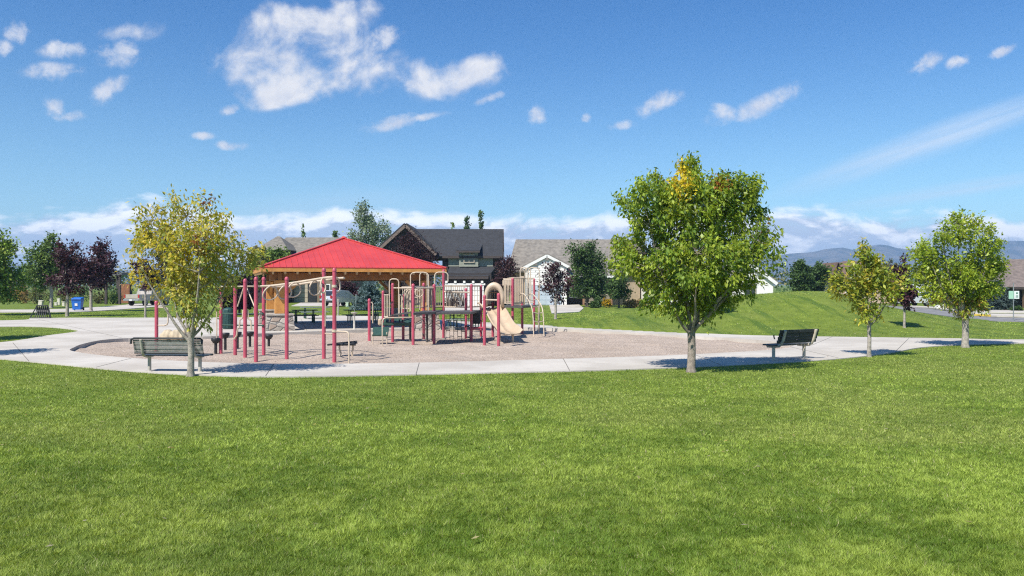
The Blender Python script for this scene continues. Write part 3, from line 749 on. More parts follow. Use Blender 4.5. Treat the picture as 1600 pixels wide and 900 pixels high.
bg_tree(-14, 492, dof(492.5), 348, 472, 52, 'bright green dense tree cut by the left picture edge', LTGR, 101, ncl=330, per=34, ls=.24, nl=14, droop=.7)
bg_tree(80, 481, dof(481.5), 362, 455, 34, 'mid green tree with a pale trunk left of the purple trees', MDGR, 102, ncl=240, per=26, ls=.30, nl=12, bark=BARK_PALE, trunk_r=.16)
bg_tree(105, 494, dof(494.5), 372, 455, 36, 'darker purple leaved tree left of the blue bin', PURP, 103, ncl=170, per=26, ls=.22, nl=12, cdx=4, bark=BARK_PALE, trunk_r=.11, group=None)
bg_tree(142, 486, dof(486.5), 370, 455, 32, 'purple leaved tree right behind the blue bin', PURP, 104, ncl=170, per=24, ls=.25, nl=13, cdx=17, bark=BARK_PALE, trunk_r=.13)
bg_tree(227, 496, dof(496.5), 398, 452, 20, 'slim young purple tree behind the yellowing tree', PURP, 105, ncl=90, per=22, ls=.2, nl=7, bark=BARK_PALE, trunk_r=.07)
bg_tree(868, 500, dof(500), 410, 474, 30, 'young purple leaved tree on the grass in front of the pale garage', PURP, 106, ncl=92, per=24, ls=.17, nl=11, bark=BARK_PALE, trunk_r=.085, shape='vase', shell=.5)
bg_tree(917, 477, 84, 371, 465, 36, 'tall dark green pyramid tree beside the white gable house', DKGR, 107, ncl=420, per=26, ls=.26, nl=18, shape='round', trunk_r=.16, bark=BARK_DARK)
bg_tree(967, 474, 79, 426, 466, 22, 'small round dark green tree at the flower bed', DKGR, 108, ncl=190, per=24, ls=.2, nl=10, bark=BARK_DARK)
bg_tree(640, 478, 80, 361, 440, 42, 'wide dark maroon tree in front of the charcoal roofed house', [(4, (0.030, 0.010, 0.012)), (2, (0.042, 0.013, 0.016)), (1, (0.02, .008, .01))], 109, ncl=420, per=34, ls=.18, nl=14, trunk_r=.18, bark=BARK_DARK)
bg_tree(793, 478, 84, 396, 458, 24, 'purple brown tree between the two houses', [(3, (0.060, 0.024, 0.030)), (2, (0.10, 0.05, 0.045)), (2, (.04, .018, .024))], 110, ncl=170, per=24, ls=.22, nl=9, trunk_r=.12, bark=BARK_DARK)
bg_tree(545, 480, 88, 432, 466, 22, 'low maroon tree beside the silver car', PURP, 111, ncl=150, per=24, ls=.22, nl=9, trunk_r=.1, bark=BARK_DARK)
bg_tree(572, 466, 125, 316, 420, 30, 'tall airy silver green aspen behind the red roof', SILV, 112, ncl=240, per=22, ls=.38, nl=16, shape='vase', trunk_r=.2, bark=BARK_PALE, shell=.6, sp=.45)
bg_tree(602, 466, 128, 352, 420, 12, 'slimmer silvery tree beside the tall aspen', SILV, 113, ncl=70, per=20, ls=.36, nl=8, trunk_r=.12, bark=BARK_PALE, shell=.6, sp=.4)
bg_tree(-118, 530, 32.5, 330, 500, 66, 'tree just outside the left picture edge that shades the upper path', LTGR, 160, ncl=260, per=26, ls=.2, nl=12, trunk_r=.11)
bg_tree(-150, 560, 25.0, 300, 520, 70, 'tree just outside the left picture edge that shades the lower path', LTGR, 161, ncl=260, per=26, ls=.17, nl=12, trunk_r=.10)
for i, (px, top, hw, cols, lb) in enumerate(((706, 341, 5, LTGR, 'short yellow green poplar tip above the charcoal roof'), (729.5, 329, 5, DKGR, 'dark narrow poplar above the charcoal roof, the shorter one'), (751, 321, 6.5, DKGR, 'dark narrow poplar above the charcoal roof, the taller one'))):
    bg_tree(px, 462, 170, top, 452, hw, lb, cols, 120 + i, name='poplar_tree', shape='column', nl=14, ncl=150, per=14, ls=.5, trunk_r=.2, sp=.28, droop=-.6, group='poplars behind the charcoal house')
bg_tree(1413, 517, dof(517), 398, 482, 26, 'young purple tree with a white trunk guard on the grass mound', PURP, 130, ncl=150, per=24, ls=.16, nl=11, bark=BARK_PALE, trunk_r=.06, shell=.55)
bg_tree(1120, 512, dof(512), 430, 480, 18, 'young slim tree on the mound behind the biggest tree', MDGR, 131, ncl=70, per=20, ls=.17, nl=7, bark=BARK_PALE, trunk_r=.06)
bg_tree(1256, 462, 90, 402, 460, 22, 'dark green round bushy tree on the mound crest, left of a pair', DKGR, 132, ncl=300, per=24, ls=.26, nl=12, trunk_r=.15, bark=BARK_DARK, group='dark bushy trees on the mound crest')
bg_tree(1279, 462, 92, 406, 460, 20, 'dark green round bushy tree on the mound crest, right of a pair', DKGR, 133, ncl=260, per=24, ls=.26, nl=11, trunk_r=.15, bark=BARK_DARK, group='dark bushy trees on the mound crest')
bg_tree(1345, 470, 92, 408, 462, 20, 'green tree beside the brown roofed house', MDGR, 134, ncl=160, per=22, ls=.26, nl=9, trunk_r=.12)
bg_tree(1392, 474, 96, 404, 460, 18, 'olive green tree behind the young purple tree', OLIVE, 135, ncl=150, per=22, ls=.28, nl=9, trunk_r=.12)
bg_tree(262, 470, 120, 372, 450, 34, 'brown green shade tree behind the pickup truck', [(3, (.06, .045, .022)), (2, (.045, .07, .02)), (1, (.09, .035, .03))], 136, ncl=200, per=22, ls=.38, nl=11, trunk_r=.2, bark=BARK_DARK)
bg_tree(430, 474, 66, 384, 448, 34, 'mid green shrubby tree left of the red roof', MDGR, 137, ncl=220, per=24, ls=.26, nl=12, trunk_r=.12)
bg_tree(398, 474, 64, 376, 448, 20, 'thin brownish tree behind the yellowing tree', OLIVE, 138, ncl=110, per=22, ls=.22, nl=8, trunk_r=.1, shell=.6)
bg_tree(472, 470, 160, 352, 440, 12, 'distant green tree above the grey house roof', MDGR, 139, ncl=90, per=16, ls=.5, nl=8, trunk_r=.2)
bg_tree(525, 470, 160, 358, 440, 10, 'distant bushy tree right of the grey house roof', MDGR, 140, ncl=80, per=16, ls=.5, nl=8, trunk_r=.2)

def spruce(px, d, top, bot, halfw, label, cols, seed, group=None):
    s = d / F; x = X(px, d); zb = float(T(x, d)); r = np.random.default_rng(seed)
    root = empty('spruce_tree', (x, d, zb), label, 'spruce', group)
    h = EYE - (top - HZ) * s - zb; rad = halfw * s
    b = MB(); b.tube([(0, 0, -.1), (0, 0, h * .5), (0, 0, h * .97)], [.13, .08, .015], 8)
    cent = []; cdir = []
    nw = int(h / 0.27)
    for k in range(nw):
        z = 0.12 + (h - .15) * (k / nw); w = rad * (1 - (k / nw)) ** .85 + .08
        for j in range(max(6, int(15 * (1 - k / nw)) + 5)):
            an = r.uniform(0, 2 * math.pi); ln = w * r.uniform(.72, 1.08)
            b.tube([(0, 0, z), (ln * .5 * math.cos(an), ln * .5 * math.sin(an), z - .02 * ln), (ln * math.cos(an), ln * math.sin(an), z - .10 * ln + .05)], [.02, .014, .005], 3, cap=False)
            for q in np.arange(.18, 1.02, .13):
                cent.append((ln * q * math.cos(an), ln * q * math.sin(an), z - .10 * ln * q + .04 * q)); cdir.append((math.cos(an), math.sin(an), .12))
    b.build('trunk', BARK_DARK, root, recalc=False)
    V, col = leaf_cloud(np.array(cent), np.array(cdir), 9, (.10, .10, .06), .25, .30, .1, r, cols, None, 0.0, .2)
    fast_mesh('crown', V, 4, NEEDLE, col, root)
spruce(577, 72, 434, 480, 31, 'blue spruce seen through the pavilion opening', BLUE, 150)
spruce(1556, 72, 437, 485, 32, 'blue green spruce beside the house at the right edge', [(3, (.055, .085, .075)), (2, (.08, .12, .11)), (2, (.035, .06, .05))], 151)

def shrub(px, py, d, w, h, label, cols, seed, name='shrub', cat='shrub', group=None, ncl=60, per=20, ls=.2, leafm=LEAF_DARK):
    s = d / F; x = X(px, d); zb = float(T(x, d)); r = np.random.default_rng(seed)
    root = empty(name, (x, d, zb), label, cat, group)
    hw, hh = w * s / 2, h * s
    L = [(r.uniform(-.55, .55) * hw, r.uniform(-.3, .3) * hw, r.uniform(.3, .62) * hh, hw * .55, hw * .5, hh * .40) for _ in range(6)]
    b = MB()
    for k in range(9): b.tube([(0, 0, -.05), (r.uniform(-.3, .3) * hw, r.uniform(-.2, .2) * hw, hh * .4), (r.uniform(-.8, .8) * hw, r.uniform(-.5, .5) * hw, hh * .8)], [.03, .02, .008], 4, cap=False)
    b.build('stem', BARK_DARK, root, recalc=False)
    lo = np.array(L); li = r.integers(0, 6, ncl); dr = r.normal(0, 1, (ncl, 3)); dr /= np.linalg.norm(dr, axis=1)[:, None]
    cent = lo[li, :3] + dr * (r.random(ncl) ** .5)[:, None] * lo[li, 3:]; cent[:, 2] = np.clip(cent[:, 2], .04, None)
    sp = hw * .14
    V, col = leaf_cloud(cent, dr, per, (sp, sp, sp * .8), ls, .5, .3, r, cols, None, -.05, .4)
    fast_mesh('foliage', V, 4, leafm, col, root)
RUST = [(3, (.22, .11, .04)), (2, (.13, .10, .04)), (1, (.09, .10, .03))]
for i, a in enumerate([
    (40, 478, 100, 34, 26, 'gold brown shrub under the mid green tree', GOLD), (66, 478, 96, 40, 28, 'green shrub mass beside the gold brown shrub', OLIVE),
    (176, 478, 96, 34, 24, 'green shrub behind the purple trees, the larger one', MDGR), (152, 478, 98, 30, 20, 'olive shrub behind the purple trees', OLIVE), (12, 474, 130, 40, 24, 'dark shrub under the tree at the left edge', DKGR),
    (100, 476, 104, 36, 24, 'dull olive shrub between the green and the purple tree', OLIVE), (124, 476, 108, 36, 26, 'dark green shrub behind the blue bin', DKGR),
    (928, 478, 80, 16, 11, 'low dark shrub at the left end of the flower bed', DKGR), (948, 478, 80, 12, 15, 'yellow flowering bush in the flower bed', [(3, (.55, .36, .02)), (1, (.16, .19, .03))]),
    (936, 478, 82, 12, 16, 'green leafy plant left of the yellow flowering bush', DKGR), (985, 474, 80, 26, 13, 'rust and straw coloured ornamental grass clump, left one', [(3, (.38, .25, .09)), (2, (.24, .18, .06))]), (1003, 472, 80, 20, 14, 'rust and straw coloured ornamental grass clump, right one', [(3, (.33, .19, .06)), (2, (.20, .17, .05))]),
    (1222, 460, 76, 22, 20, 'reddish brown shrub on the mound crest', RUST), (1236, 461, 74, 26, 17, 'yellow green shrub on the mound crest', [(3, (.22, .23, .04)), (2, (.12, .15, .03))]), (1208, 462, 80, 24, 26, 'dull olive shrub by the white gable', OLIVE), (1306, 460, 74, 24, 18, 'green shrub right of the dark bushy trees', MDGR),
    (1330, 464, 80, 30, 18, 'yellowish shrub below the brown roof', [(3, (.2, .2, .04)), (2, (.1, .13, .03))]), (1590, 485, 68, 14, 7, 'low dark shrub by the house wall at the right edge', DKGR), (1020, 470, 84, 18, 18, 'dark green shrub behind the biggest tree', DKGR),
    (705, 478, 82, 22, 14, 'dark maroon shrub beside the white garage door', PURP), (600, 480, 84, 26, 16, 'dark green shrub right of the blue spruce', DKGR), (524, 478, 100, 14, 12, 'dark shrub behind the silver car', DKGR)]):
    shrub(*a, 200 + i)
bg_tree(616, 479, 84, 424, 474, 17, 'very dark maroon tree right of the blue spruce', [(3, (.030, .014, .012)), (2, (.018, .012, .010))], 141, ncl=150, per=26, ls=.24, nl=9, trunk_r=.1, bark=BARK_DARK)
bg_tree(374, 491, 61, 428, 483, 32, 'very dark purple tree left of the pavilion behind the raspberry posts', [(3, (.034, .014, .018)), (2, (.020, .011, .014))], 142, ncl=240, per=28, ls=.24, nl=12, trunk_r=.1, bark=BARK_DARK)

def far_trees():
    r = np.random.default_rng(77); cent = []; cd = []; cc = []
    for k in range(900):
        px = r.uniform(-500, 2300); d = r.uniform(190, 330); x = X(px, d)
        top = 432 - 14 * vnoise(px, 0, 60, 9) - r.uniform(0, 5)
        z = r.uniform(0.2, 1) * (EYE + (HZ - top) / F * d)
        cent.append((x, d, z)); cd.append((0, -.7, .7))
    b = np.array(cent); V, col = leaf_cloud(b, np.array(cd), 26, (1.6, 1.6, 1.1), 1.1, .6, .2, r, DKGR + OLIVE, None, -.2, .2)
    o = fast_mesh('distant_trees', V, 4, LEAF_DARK, col); o['kind'] = 'stuff'; o['label'] = 'far line of trees behind the houses'
far_trees()
# ------------------------------------------------------------------ pavilion
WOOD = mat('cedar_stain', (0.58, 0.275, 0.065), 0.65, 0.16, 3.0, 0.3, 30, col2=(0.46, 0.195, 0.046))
WOODD = mat('cedar_shaded', (0.15, 0.068, 0.028), 0.7, 0.16, 3.0, 0.3, 30)  # cedar darkened to hold the shade under the roof
ROOFRED = mat('red_metal_roof', (0.54, 0.056, 0.052), 0.42, 0.05, 1.0, spec=0.5)
def stone_mat():
    m = bpy.data.materials.new('rubble_stone'); m.use_nodes = True; t = NT(m.node_tree); bs = t.n['Principled BSDF']
    tc = t.new('ShaderNodeTexCoord'); P = tc.outputs['Object']
    mp = t.new('ShaderNodeMapping'); mp.inputs['Scale'].default_value = (2.6, 2.6, 4.2); t.l.new(P, mp.inputs[0])
    v = t.new('ShaderNodeTexVoronoi'); v.inputs['Scale'].default_value = 1.0; t.l.new(mp.outputs[0], v.inputs['Vector'])
    e = t.new('ShaderNodeTexVoronoi', feature='DISTANCE_TO_EDGE'); e.inputs['Scale'].default_value = 1.0; t.l.new(mp.outputs[0], e.inputs['Vector'])
    sep = t.new('ShaderNodeSeparateColor'); t.l.new(v.outputs['Color'], sep.inputs[0])
    c = t.mix(sep.outputs[0], (0.26, 0.225, 0.19), (0.46, 0.41, 0.35))
    c = t.mix(t.m('MULTIPLY', t.ss(sep.outputs[1], .6, .9), .6), c, (0.30, 0.20, 0.14))
    c = t.mix(t.ss(e.outputs['Distance'], 0.06, 0.02), c, (0.20, 0.185, 0.17))
    t.put(bs.inputs['Base Color'], c); bs.inputs['Roughness'].default_value = 0.9
    bp = t.new('ShaderNodeBump'); bp.inputs['Strength'].default_value = 0.8; bp.inputs['Distance'].default_value = 0.05
    t.put(bp.inputs['Height'], t.m('ADD', t.ss(e.outputs['Distance'], 0.0, 0.14), t.m('MULTIPLY', t.noise(P, 12, 4), .4))); t.l.new(bp.outputs[0], bs.inputs['Normal'])
    return m
STONE = stone_mat()
CAPST = mat('cap_stone', (0.40, 0.36, 0.31), 0.85, 0.15, 5, 0.4, 20)
GREENP = mat('green_plastisol', (0.030, 0.075, 0.052), 0.5, 0.12, 8, 0.2, 60)
GREENM = mat('green_perforated_steel', (0.17, 0.205, 0.18), 0.55, 0.10, 10, 0.2, 80)
def perforate(m):
    t = NT(m.node_tree); bs = t.n['Principled BSDF']; tc = t.new('ShaderNodeTexCoord')
    v = t.new('ShaderNodeTexVoronoi'); v.inputs['Scale'].default_value = 34.0; v.inputs['Randomness'].default_value = 0.0; t.l.new(tc.outputs['Object'], v.inputs['Vector'])
    t.put(bs.inputs['Alpha'], t.ss(v.outputs['Distance'], 0.40, 0.50))
    return m
MESHM = perforate(mat('green_perforated_sheet', (0.25, 0.26, 0.25), 0.55, 0.10, 10))
BLACKP = mat('black_plastic', (0.018, 0.018, 0.020), 0.5, 0.1, 8)
BLACKW = mat('black_slats', (0.022, 0.024, 0.026), 0.45, 0.2, 8)
TAN = mat('tan_powder_coat', (0.56, 0.455, 0.34), 0.45, 0.06, 5)
TANPL = mat('tan_plastic', (0.50, 0.385, 0.27), 0.42, 0.06, 2.0)
PINKP = mat('raspberry_post', (0.46, 0.078, 0.120), 0.42, 0.08, 3, stain=.15)
GALV = mat('galvanised', (0.36, 0.37, 0.37), 0.45, 0.12, 9, metal=0.6)
LEGT = mat('bench_leg_paint', (0.45, 0.42, 0.36), 0.5, 0.1, 9)
WHITE = mat('white_paint', (0.78, 0.77, 0.74), 0.6, 0.03, 4)
CREAM = mat('paper', (0.74, 0.66, 0.46), 0.8, 0.04, 4)

def pavilion():
    th = R(20); L = 9.33; A = Vector((-12.2, 39.0, 0))
    root = empty('park_pavilion', A, 'square timber pavilion with a red metal hip roof on stone piers', 'pavilion', rz=th)
    zE, zA = 3.17, 4.90; c = L / 2; o = 0.0
    # roof: four sheets with standing seams and hip caps
    b = MB(); ap = Vector((c, c, zA)); cs = [Vector((0, 0, zE)), Vector((L, 0, zE)), Vector((L, L, zE)), Vector((0, L, zE))]
    for i in range(4):
        p, q = cs[i], cs[(i+1) % 4]
        b.slab([p, q, ap], 0.05)
        ed = (q - p); eu = ed.normalized(); nrm = (q - p).cross(ap - p).normalized(); n = 31
        for k in range(1, n):
            s0 = p + ed * (k / n); f = 1 - abs(2 * k / n - 1); mid = (p + q) / 2; s1 = s0 + (ap - mid) * f
            b.bar(s0 + nrm * .014 , s1 + nrm * .014, .016, .022, nrm)
    b.build('roof', ROOFRED, root)
    b = MB()
    for i in range(4): b.bar(cs[i] + Vector((0, 0, .03)), ap + Vector((0, 0, .03)), .16, .05)
    b.lathe([(.0, .10), (.10, .07), (.16, .0)], (c, c, zA + .02), 12)
    b.build('ridge_cap', ROOFRED, root)
    b = MB()
    for i in range(4):
        p, q = cs[i].copy(), cs[(i+1) % 4].copy(); out = (q - p).cross(Vector((0, 0, 1))).normalized()
        b.bar(p - Vector((0,0,.14)) - out*.03, q - Vector((0,0,.14)) - out*.03, .05, .17)
    b.build('fascia', WOOD, root)
    b = MB()
    for i in range(4):    # ceiling boards just under the sheets
        p, q = cs[i] - Vector((0,0,.10)), cs[(i+1)%4] - Vector((0,0,.10)); ins = .05
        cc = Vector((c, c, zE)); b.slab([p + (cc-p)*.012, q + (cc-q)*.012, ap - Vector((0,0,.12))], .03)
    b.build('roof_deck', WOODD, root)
    # rafters with tails showing below the fascia; sunlight is put into the tails' pale colour
    for i in range(4):
        p, q = cs[i], cs[(i+1) % 4]; ed = q - p; mid = (p+q)/2; n = 16
        inn = (ap - mid); inn.z = 0; inn.normalize(); slope = (zA - zE) / c
        rb = MB(); tb = MB()
        for k in range(1, n):
            s0 = p + ed * (k / n); f = (1 - abs(2*k/n - 1)); ln = max(.5, c * f - .2)
            a = s0 + inn * .30 + Vector((0,0,slope*.3-.215)); e = s0 + inn * ln + Vector((0,0, slope*ln - .235))
            rb = MB(); tb = MB(); rb.bar(a, e, .075, .15); tb.bar(s0 + inn*.035 - Vector((0,0,.275)), s0 + inn*.30 + Vector((0,0,slope*.3-.275)), .09, .17); rb.build('rafter', WOODD, root); tb.build('rafter_tail', mat('rafter_sunlit', (.50,.33,.17), .7, .12, 4), root)
    # beams
    zb = 2.72; m0, m1 = 0.95, L - 0.95
    for (a, e) in (((m0,m0),(m1,m0)),((m1,m0),(m1,m1)),((m1,m1),(m0,m1)),((m0,m1),(m0,m0))):
        d = (Vector((*e, 0)) - Vector((*a, 0))).normalized() * .5
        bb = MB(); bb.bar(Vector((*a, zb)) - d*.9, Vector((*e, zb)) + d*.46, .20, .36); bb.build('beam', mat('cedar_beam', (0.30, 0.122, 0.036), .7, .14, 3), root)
    for (x, y) in ((m0,m0),(m1,m0),(m1,m1),(m0,m1)):
        pb = MB(); pb.box((x, y, (.86+2.53)/2), (.47, .47, 2.53-.86), bev=.02); pb.build('post', WOOD, root)
        sx = 1 if x < c else -1; sy = 1 if y < c else -1
        br = MB()
        br.bar((x+sx*.2, y, 1.75), (x+sx*1.0, y, 2.52), .14, .16); br.bar((x, y+sy*.2, 1.75), (x, y+sy*1.0, 2.52), .14, .16)
        br.build('brace', WOOD, root)
        sb = MB(); w0, w1 = .72, .60
        sb.add([(x-w0,y-w0,-.1),(x+w0,y-w0,-.1),(x+w0,y+w0,-.1),(x-w0,y+w0,-.1),(x-w1,y-w1,.78),(x+w1,y-w1,.78),(x+w1,y+w1,.78),(x-w1,y+w1,.78)],
               [(0,1,5,4),(1,2,6,5),(2,3,7,6),(3,0,4,7),(4,5,6,7),(3,2,1,0)])
        st = sb.build('stone_pier', STONE, root)
        cb = MB(); cb.box((x, y, .82), (1.32, 1.32, .085), bev=.015); cb.build('cap_stone', CAPST, st)
    nb = MB(); nb.box((m0+.02, m1-.215, 1.65), (.30, .02, .42)); nb.build('notice_sheet', CREAM, root)
pavilion()

# ------------------------------------------------------------------ houses
def roofmat(name, c): 
    m = mat(name, c, 0.92, 0.16, 2.2, 0.7, 26, stain=.12); return m
CHAR = roofmat('charcoal_shingle', (0.034, 0.035, 0.039))
TANR = roofmat('tan_shingle', (0.215, 0.193, 0.165))
GREYR = roofmat('grey_brown_shingle', (0.205, 0.185, 0.155))
BRNR = roofmat('brown_shingle', (0.165, 0.105, 0.082))
MAUVR = roofmat('mauve_shingle', (0.190, 0.150, 0.130))
SAGE = mat('sage_siding', (0.285, 0.295, 0.235), 0.8, 0.05, 3, 0.2, 20)
DKSID = mat('dark_brown_siding', (0.040, 0.032, 0.030), 0.8, 0.12, 3, 0.3, 20)
DKTRIM = mat('dark_trim', (0.060, 0.045, 0.040), 0.7, 0.1, 4)
TANW = mat('tan_stucco', (0.360, 0.285, 0.195), 0.9, 0.08, 3, 0.3, 30)
WHSID = mat('white_siding', (0.80, 0.78, 0.735), 0.75, 0.03, 2.2, 0.15, 20)
PEACH = mat('peach_stucco', (0.52, 0.40, 0.30), 0.9, 0.06, 3)
BLUEGR = mat('pale_blue_door', (0.46, 0.53, 0.60), 0.6, 0.04, 3)
GLASS = mat('window_glass', (0.030, 0.036, 0.042), 0.08, 0.2, 1.2, spec=0.8)
TANTRIM = mat('tan_trim', (0.42, 0.36, 0.27), 0.7, 0.05, 4)

def P3(px, py, d): return Vector(W(px, py, d))
def pane_window(parent, x0, x1, z0, z1, y, trim, cols=2):
    """a window on a wall that faces the camera (wall face at y); local coordinates of parent"""
    f = MB(); t = .10
    for (a, b_, c_, e) in ((x0-t, x1+t, z1, z1+t), (x0-t, x1+t, z0-t, z0), (x0-t, x0, z0, z1), (x1, x1+t, z0, z1)):
        f.box(((a+b_)/2, y-.03, (c_+e)/2), (b_-a, .09, e-c_))
    for k in range(1, cols): xx = x0 + (x1-x0)*k/cols; f.box((xx, y-.02, (z0+z1)/2), (.06, .06, z1-z0))
    w = f.build('window', trim, parent)
    g = MB(); g.box(((x0+x1)/2, y+.0, (z0+z1)/2), (x1-x0, .03, z1-z0)); g.build('pane', GLASS, w)
    return w
def lap(name, m, parent, x0, x1, z0, z1, y, dep=.0):
    """lap siding: boards one above another"""
    b = MB(); n = max(1, int((z1-z0)/.2)); h = (z1-z0)/n
    for k in range(n):
        za, zc = z0+k*h, z0+(k+1)*h
        b.add([(x0,y-.022,za),(x1,y-.022,za),(x1,y,zc),(x0,y,zc),(x0,y,za),(x1,y,za)], [(0,1,2,3),(4,5,1,0)])
    b.add([(x0,y,z0),(x1,y,z0),(x1,y+.15,z0),(x0,y+.15,z0),(x0,y,z1),(x1,y,z1),(x1,y+.15,z1),(x0,y+.15,z1)], [(0,1,2,3),(4,5,6,7),(1,2,6,5),(0,3,7,4),(3,2,6,7)])
    return b.build(name, m, parent, recalc=False)

def dark_house():
    d = 90.0; s = d / F; x0 = X(700, d)
    root = empty('charcoal_roofed_house', (x0, d, 0), 'two storey house with charcoal shingle roof, dark gable and sage green dormer wall', 'house')
    lx = lambda px: (px - 700) * s
    lz = lambda py, dd=d: EYE - (py - HZ) / F * dd
    W0, WE = lx(600), lx(782)
    # bodies
    b = MB()
    zE = lz(397); zR = lz(357.5, d+5.5)
    b.prism([(lx(690),0),(lx(782),0),(lx(782),zE),(lx(690),zE)], .9, 11)
    b.prism([(1.0, 0), (11, 0), (11, zE), (5.9, zR-.15), (.9, zE)], lx(781.5), lx(782.6), 'x')
    b.build('wall', DKSID, root)
    # main roof: two slopes, ridge along x
    b = MB()
    xl, xr = lx(660), lx(785)
    rd = 5.9
    b.slab([(lx(676), .2, zE-.22), (xr, .2, zE-.22), (xr, rd, zR), (lx(641), rd, zR)], .22); b.slab([(xr, 11.6, zE-.22), (xl, 11.6, zE-.22), (xl, rd, zR+.002), (xr, rd, zR+.002)], .22)
    b.build('roof', CHAR, root)
    f = MB(); f.bar((lx(691), .14, zE-.33), (xr, .14, zE-.33), .10, .26); f.bar((xr+.06, .2, zE-.36), (xr+.06, rd, zR-.14), .08, .28); f.bar((xr+.06, 11.6, zE-.36), (xr+.06, rd, zR-.14), .08, .28); f.build('fascia', DKTRIM, root)
    # cross gable on the left, facing the camera
    ax, az = lx(634.5), lz(350.5, d-.6); lxx, lzz = lx(592), lz(389, d-.6); rx, rz = lx(682), lz(396, d-.6)
    g = MB(); g.prism([(lx(600),0),(lx(676),0),(lx(676),rz+.3),(ax,az-.35),(lx(600),lzz+.3)], -.1, .25); g.build('gable_wall', DKSID, root)
    b = MB(); b.slab([(lxx,-.6,lzz),(ax,-.6,az),(ax,9,az),(lxx,9,lzz)][::-1], .2); b.slab([(ax,-.6,az+.002),(rx,-.6,rz),(rx,6,rz),(ax,9,az+.002)][::-1], .2)
    b.build('roof', CHAR, root)
    f = MB(); f.bar((lxx,-.65,lzz-.16),(ax,-.65,az-.16),.08,.3,(0,0,1)); f.bar((ax,-.65,az-.16),(rx,-.65,rz-.16),.08,.3,(0,0,1)); f.build('barge_board', mat('brown_trim', (0.17, 0.125, 0.10), .7, .1, 4), root)
    # sage wall of the upper storey and its window
    yy = .62
    lap('siding', SAGE, root, lx(700), lx(770), lz(416), lz(398.5), yy)
    lap('siding', SAGE, root, lx(717), lx(747), lz(416.5), lz(393.5), yy-.35)
    pane_window(root, lx(725.5), lx(740), lz(409.3), lz(398), yy-.41, TANTRIM, 2)
    b = MB(); b.slab([(lx(713),-.35,lz(391.5)),(lx(750),-.35,lz(391.5)),(lx(753),3.2,lz(379.8,d+3.2)),(lx(719),3.2,lz(379.8,d+3.2))], .14); b.build('dormer_roof', CHAR, root)
    f = MB(); f.bar((lx(713),-.38,lz(391.5)-.14),(lx(750),-.38,lz(391.5)-.14),.08,.2); f.build('fascia', DKTRIM, root)
    # lower roof over the garage
    b = MB(); b.slab([(lx(700),-2.1,lz(431,d-2.1)),(lx(764),-2.1,lz(431,d-2.1)),(lx(776),.9,lz(415.3,d+.9)),(lx(702),.9,lz(415.3,d+.9))], .2); b.build('roof', CHAR, root)
    f = MB(); f.bar((lx(700),-2.15,lz(431,d-2.1)-.2),(lx(764),-2.15,lz(431,d-2.1)-.2),.08,.3); f.build('fascia', DKTRIM, root)
    b = MB(); b.box(((lx(693)+lx(768))/2, -.25, lz(442)/2 + .6), (lx(768)-lx(693), 3.1, lz(442)+.9)); b.build('garage_wall', DKSID, root)
    # white garage door with panels, and its header trim
    g = MB(); x0, x1 = lx(697), lx(757); zt = lz(446, d-1.9); n = 4
    for k in range(n): 
        for j in range(6):
            g.box((x0+(x1-x0)*(j+.5)/6, -1.90, zt*(k+.5)/n), ((x1-x0)/6-.05, .06, zt/n-.05))
    g.box(((x0+x1)/2, -1.84, zt/2), (x1-x0, .04, zt)); g.build('garage_door', WHITE, root)
    h = MB(); h.box(((x0+x1)/2, -1.92, zt+.13), (x1-x0+.3, .12, .2))
    for j in range(5): h.box((x0+(x1-x0)*(j+.2)/4.4, -1.98, zt+.38), (.26, .16, .26))
    h.build('header_trim', WHITE, root)
dark_house()

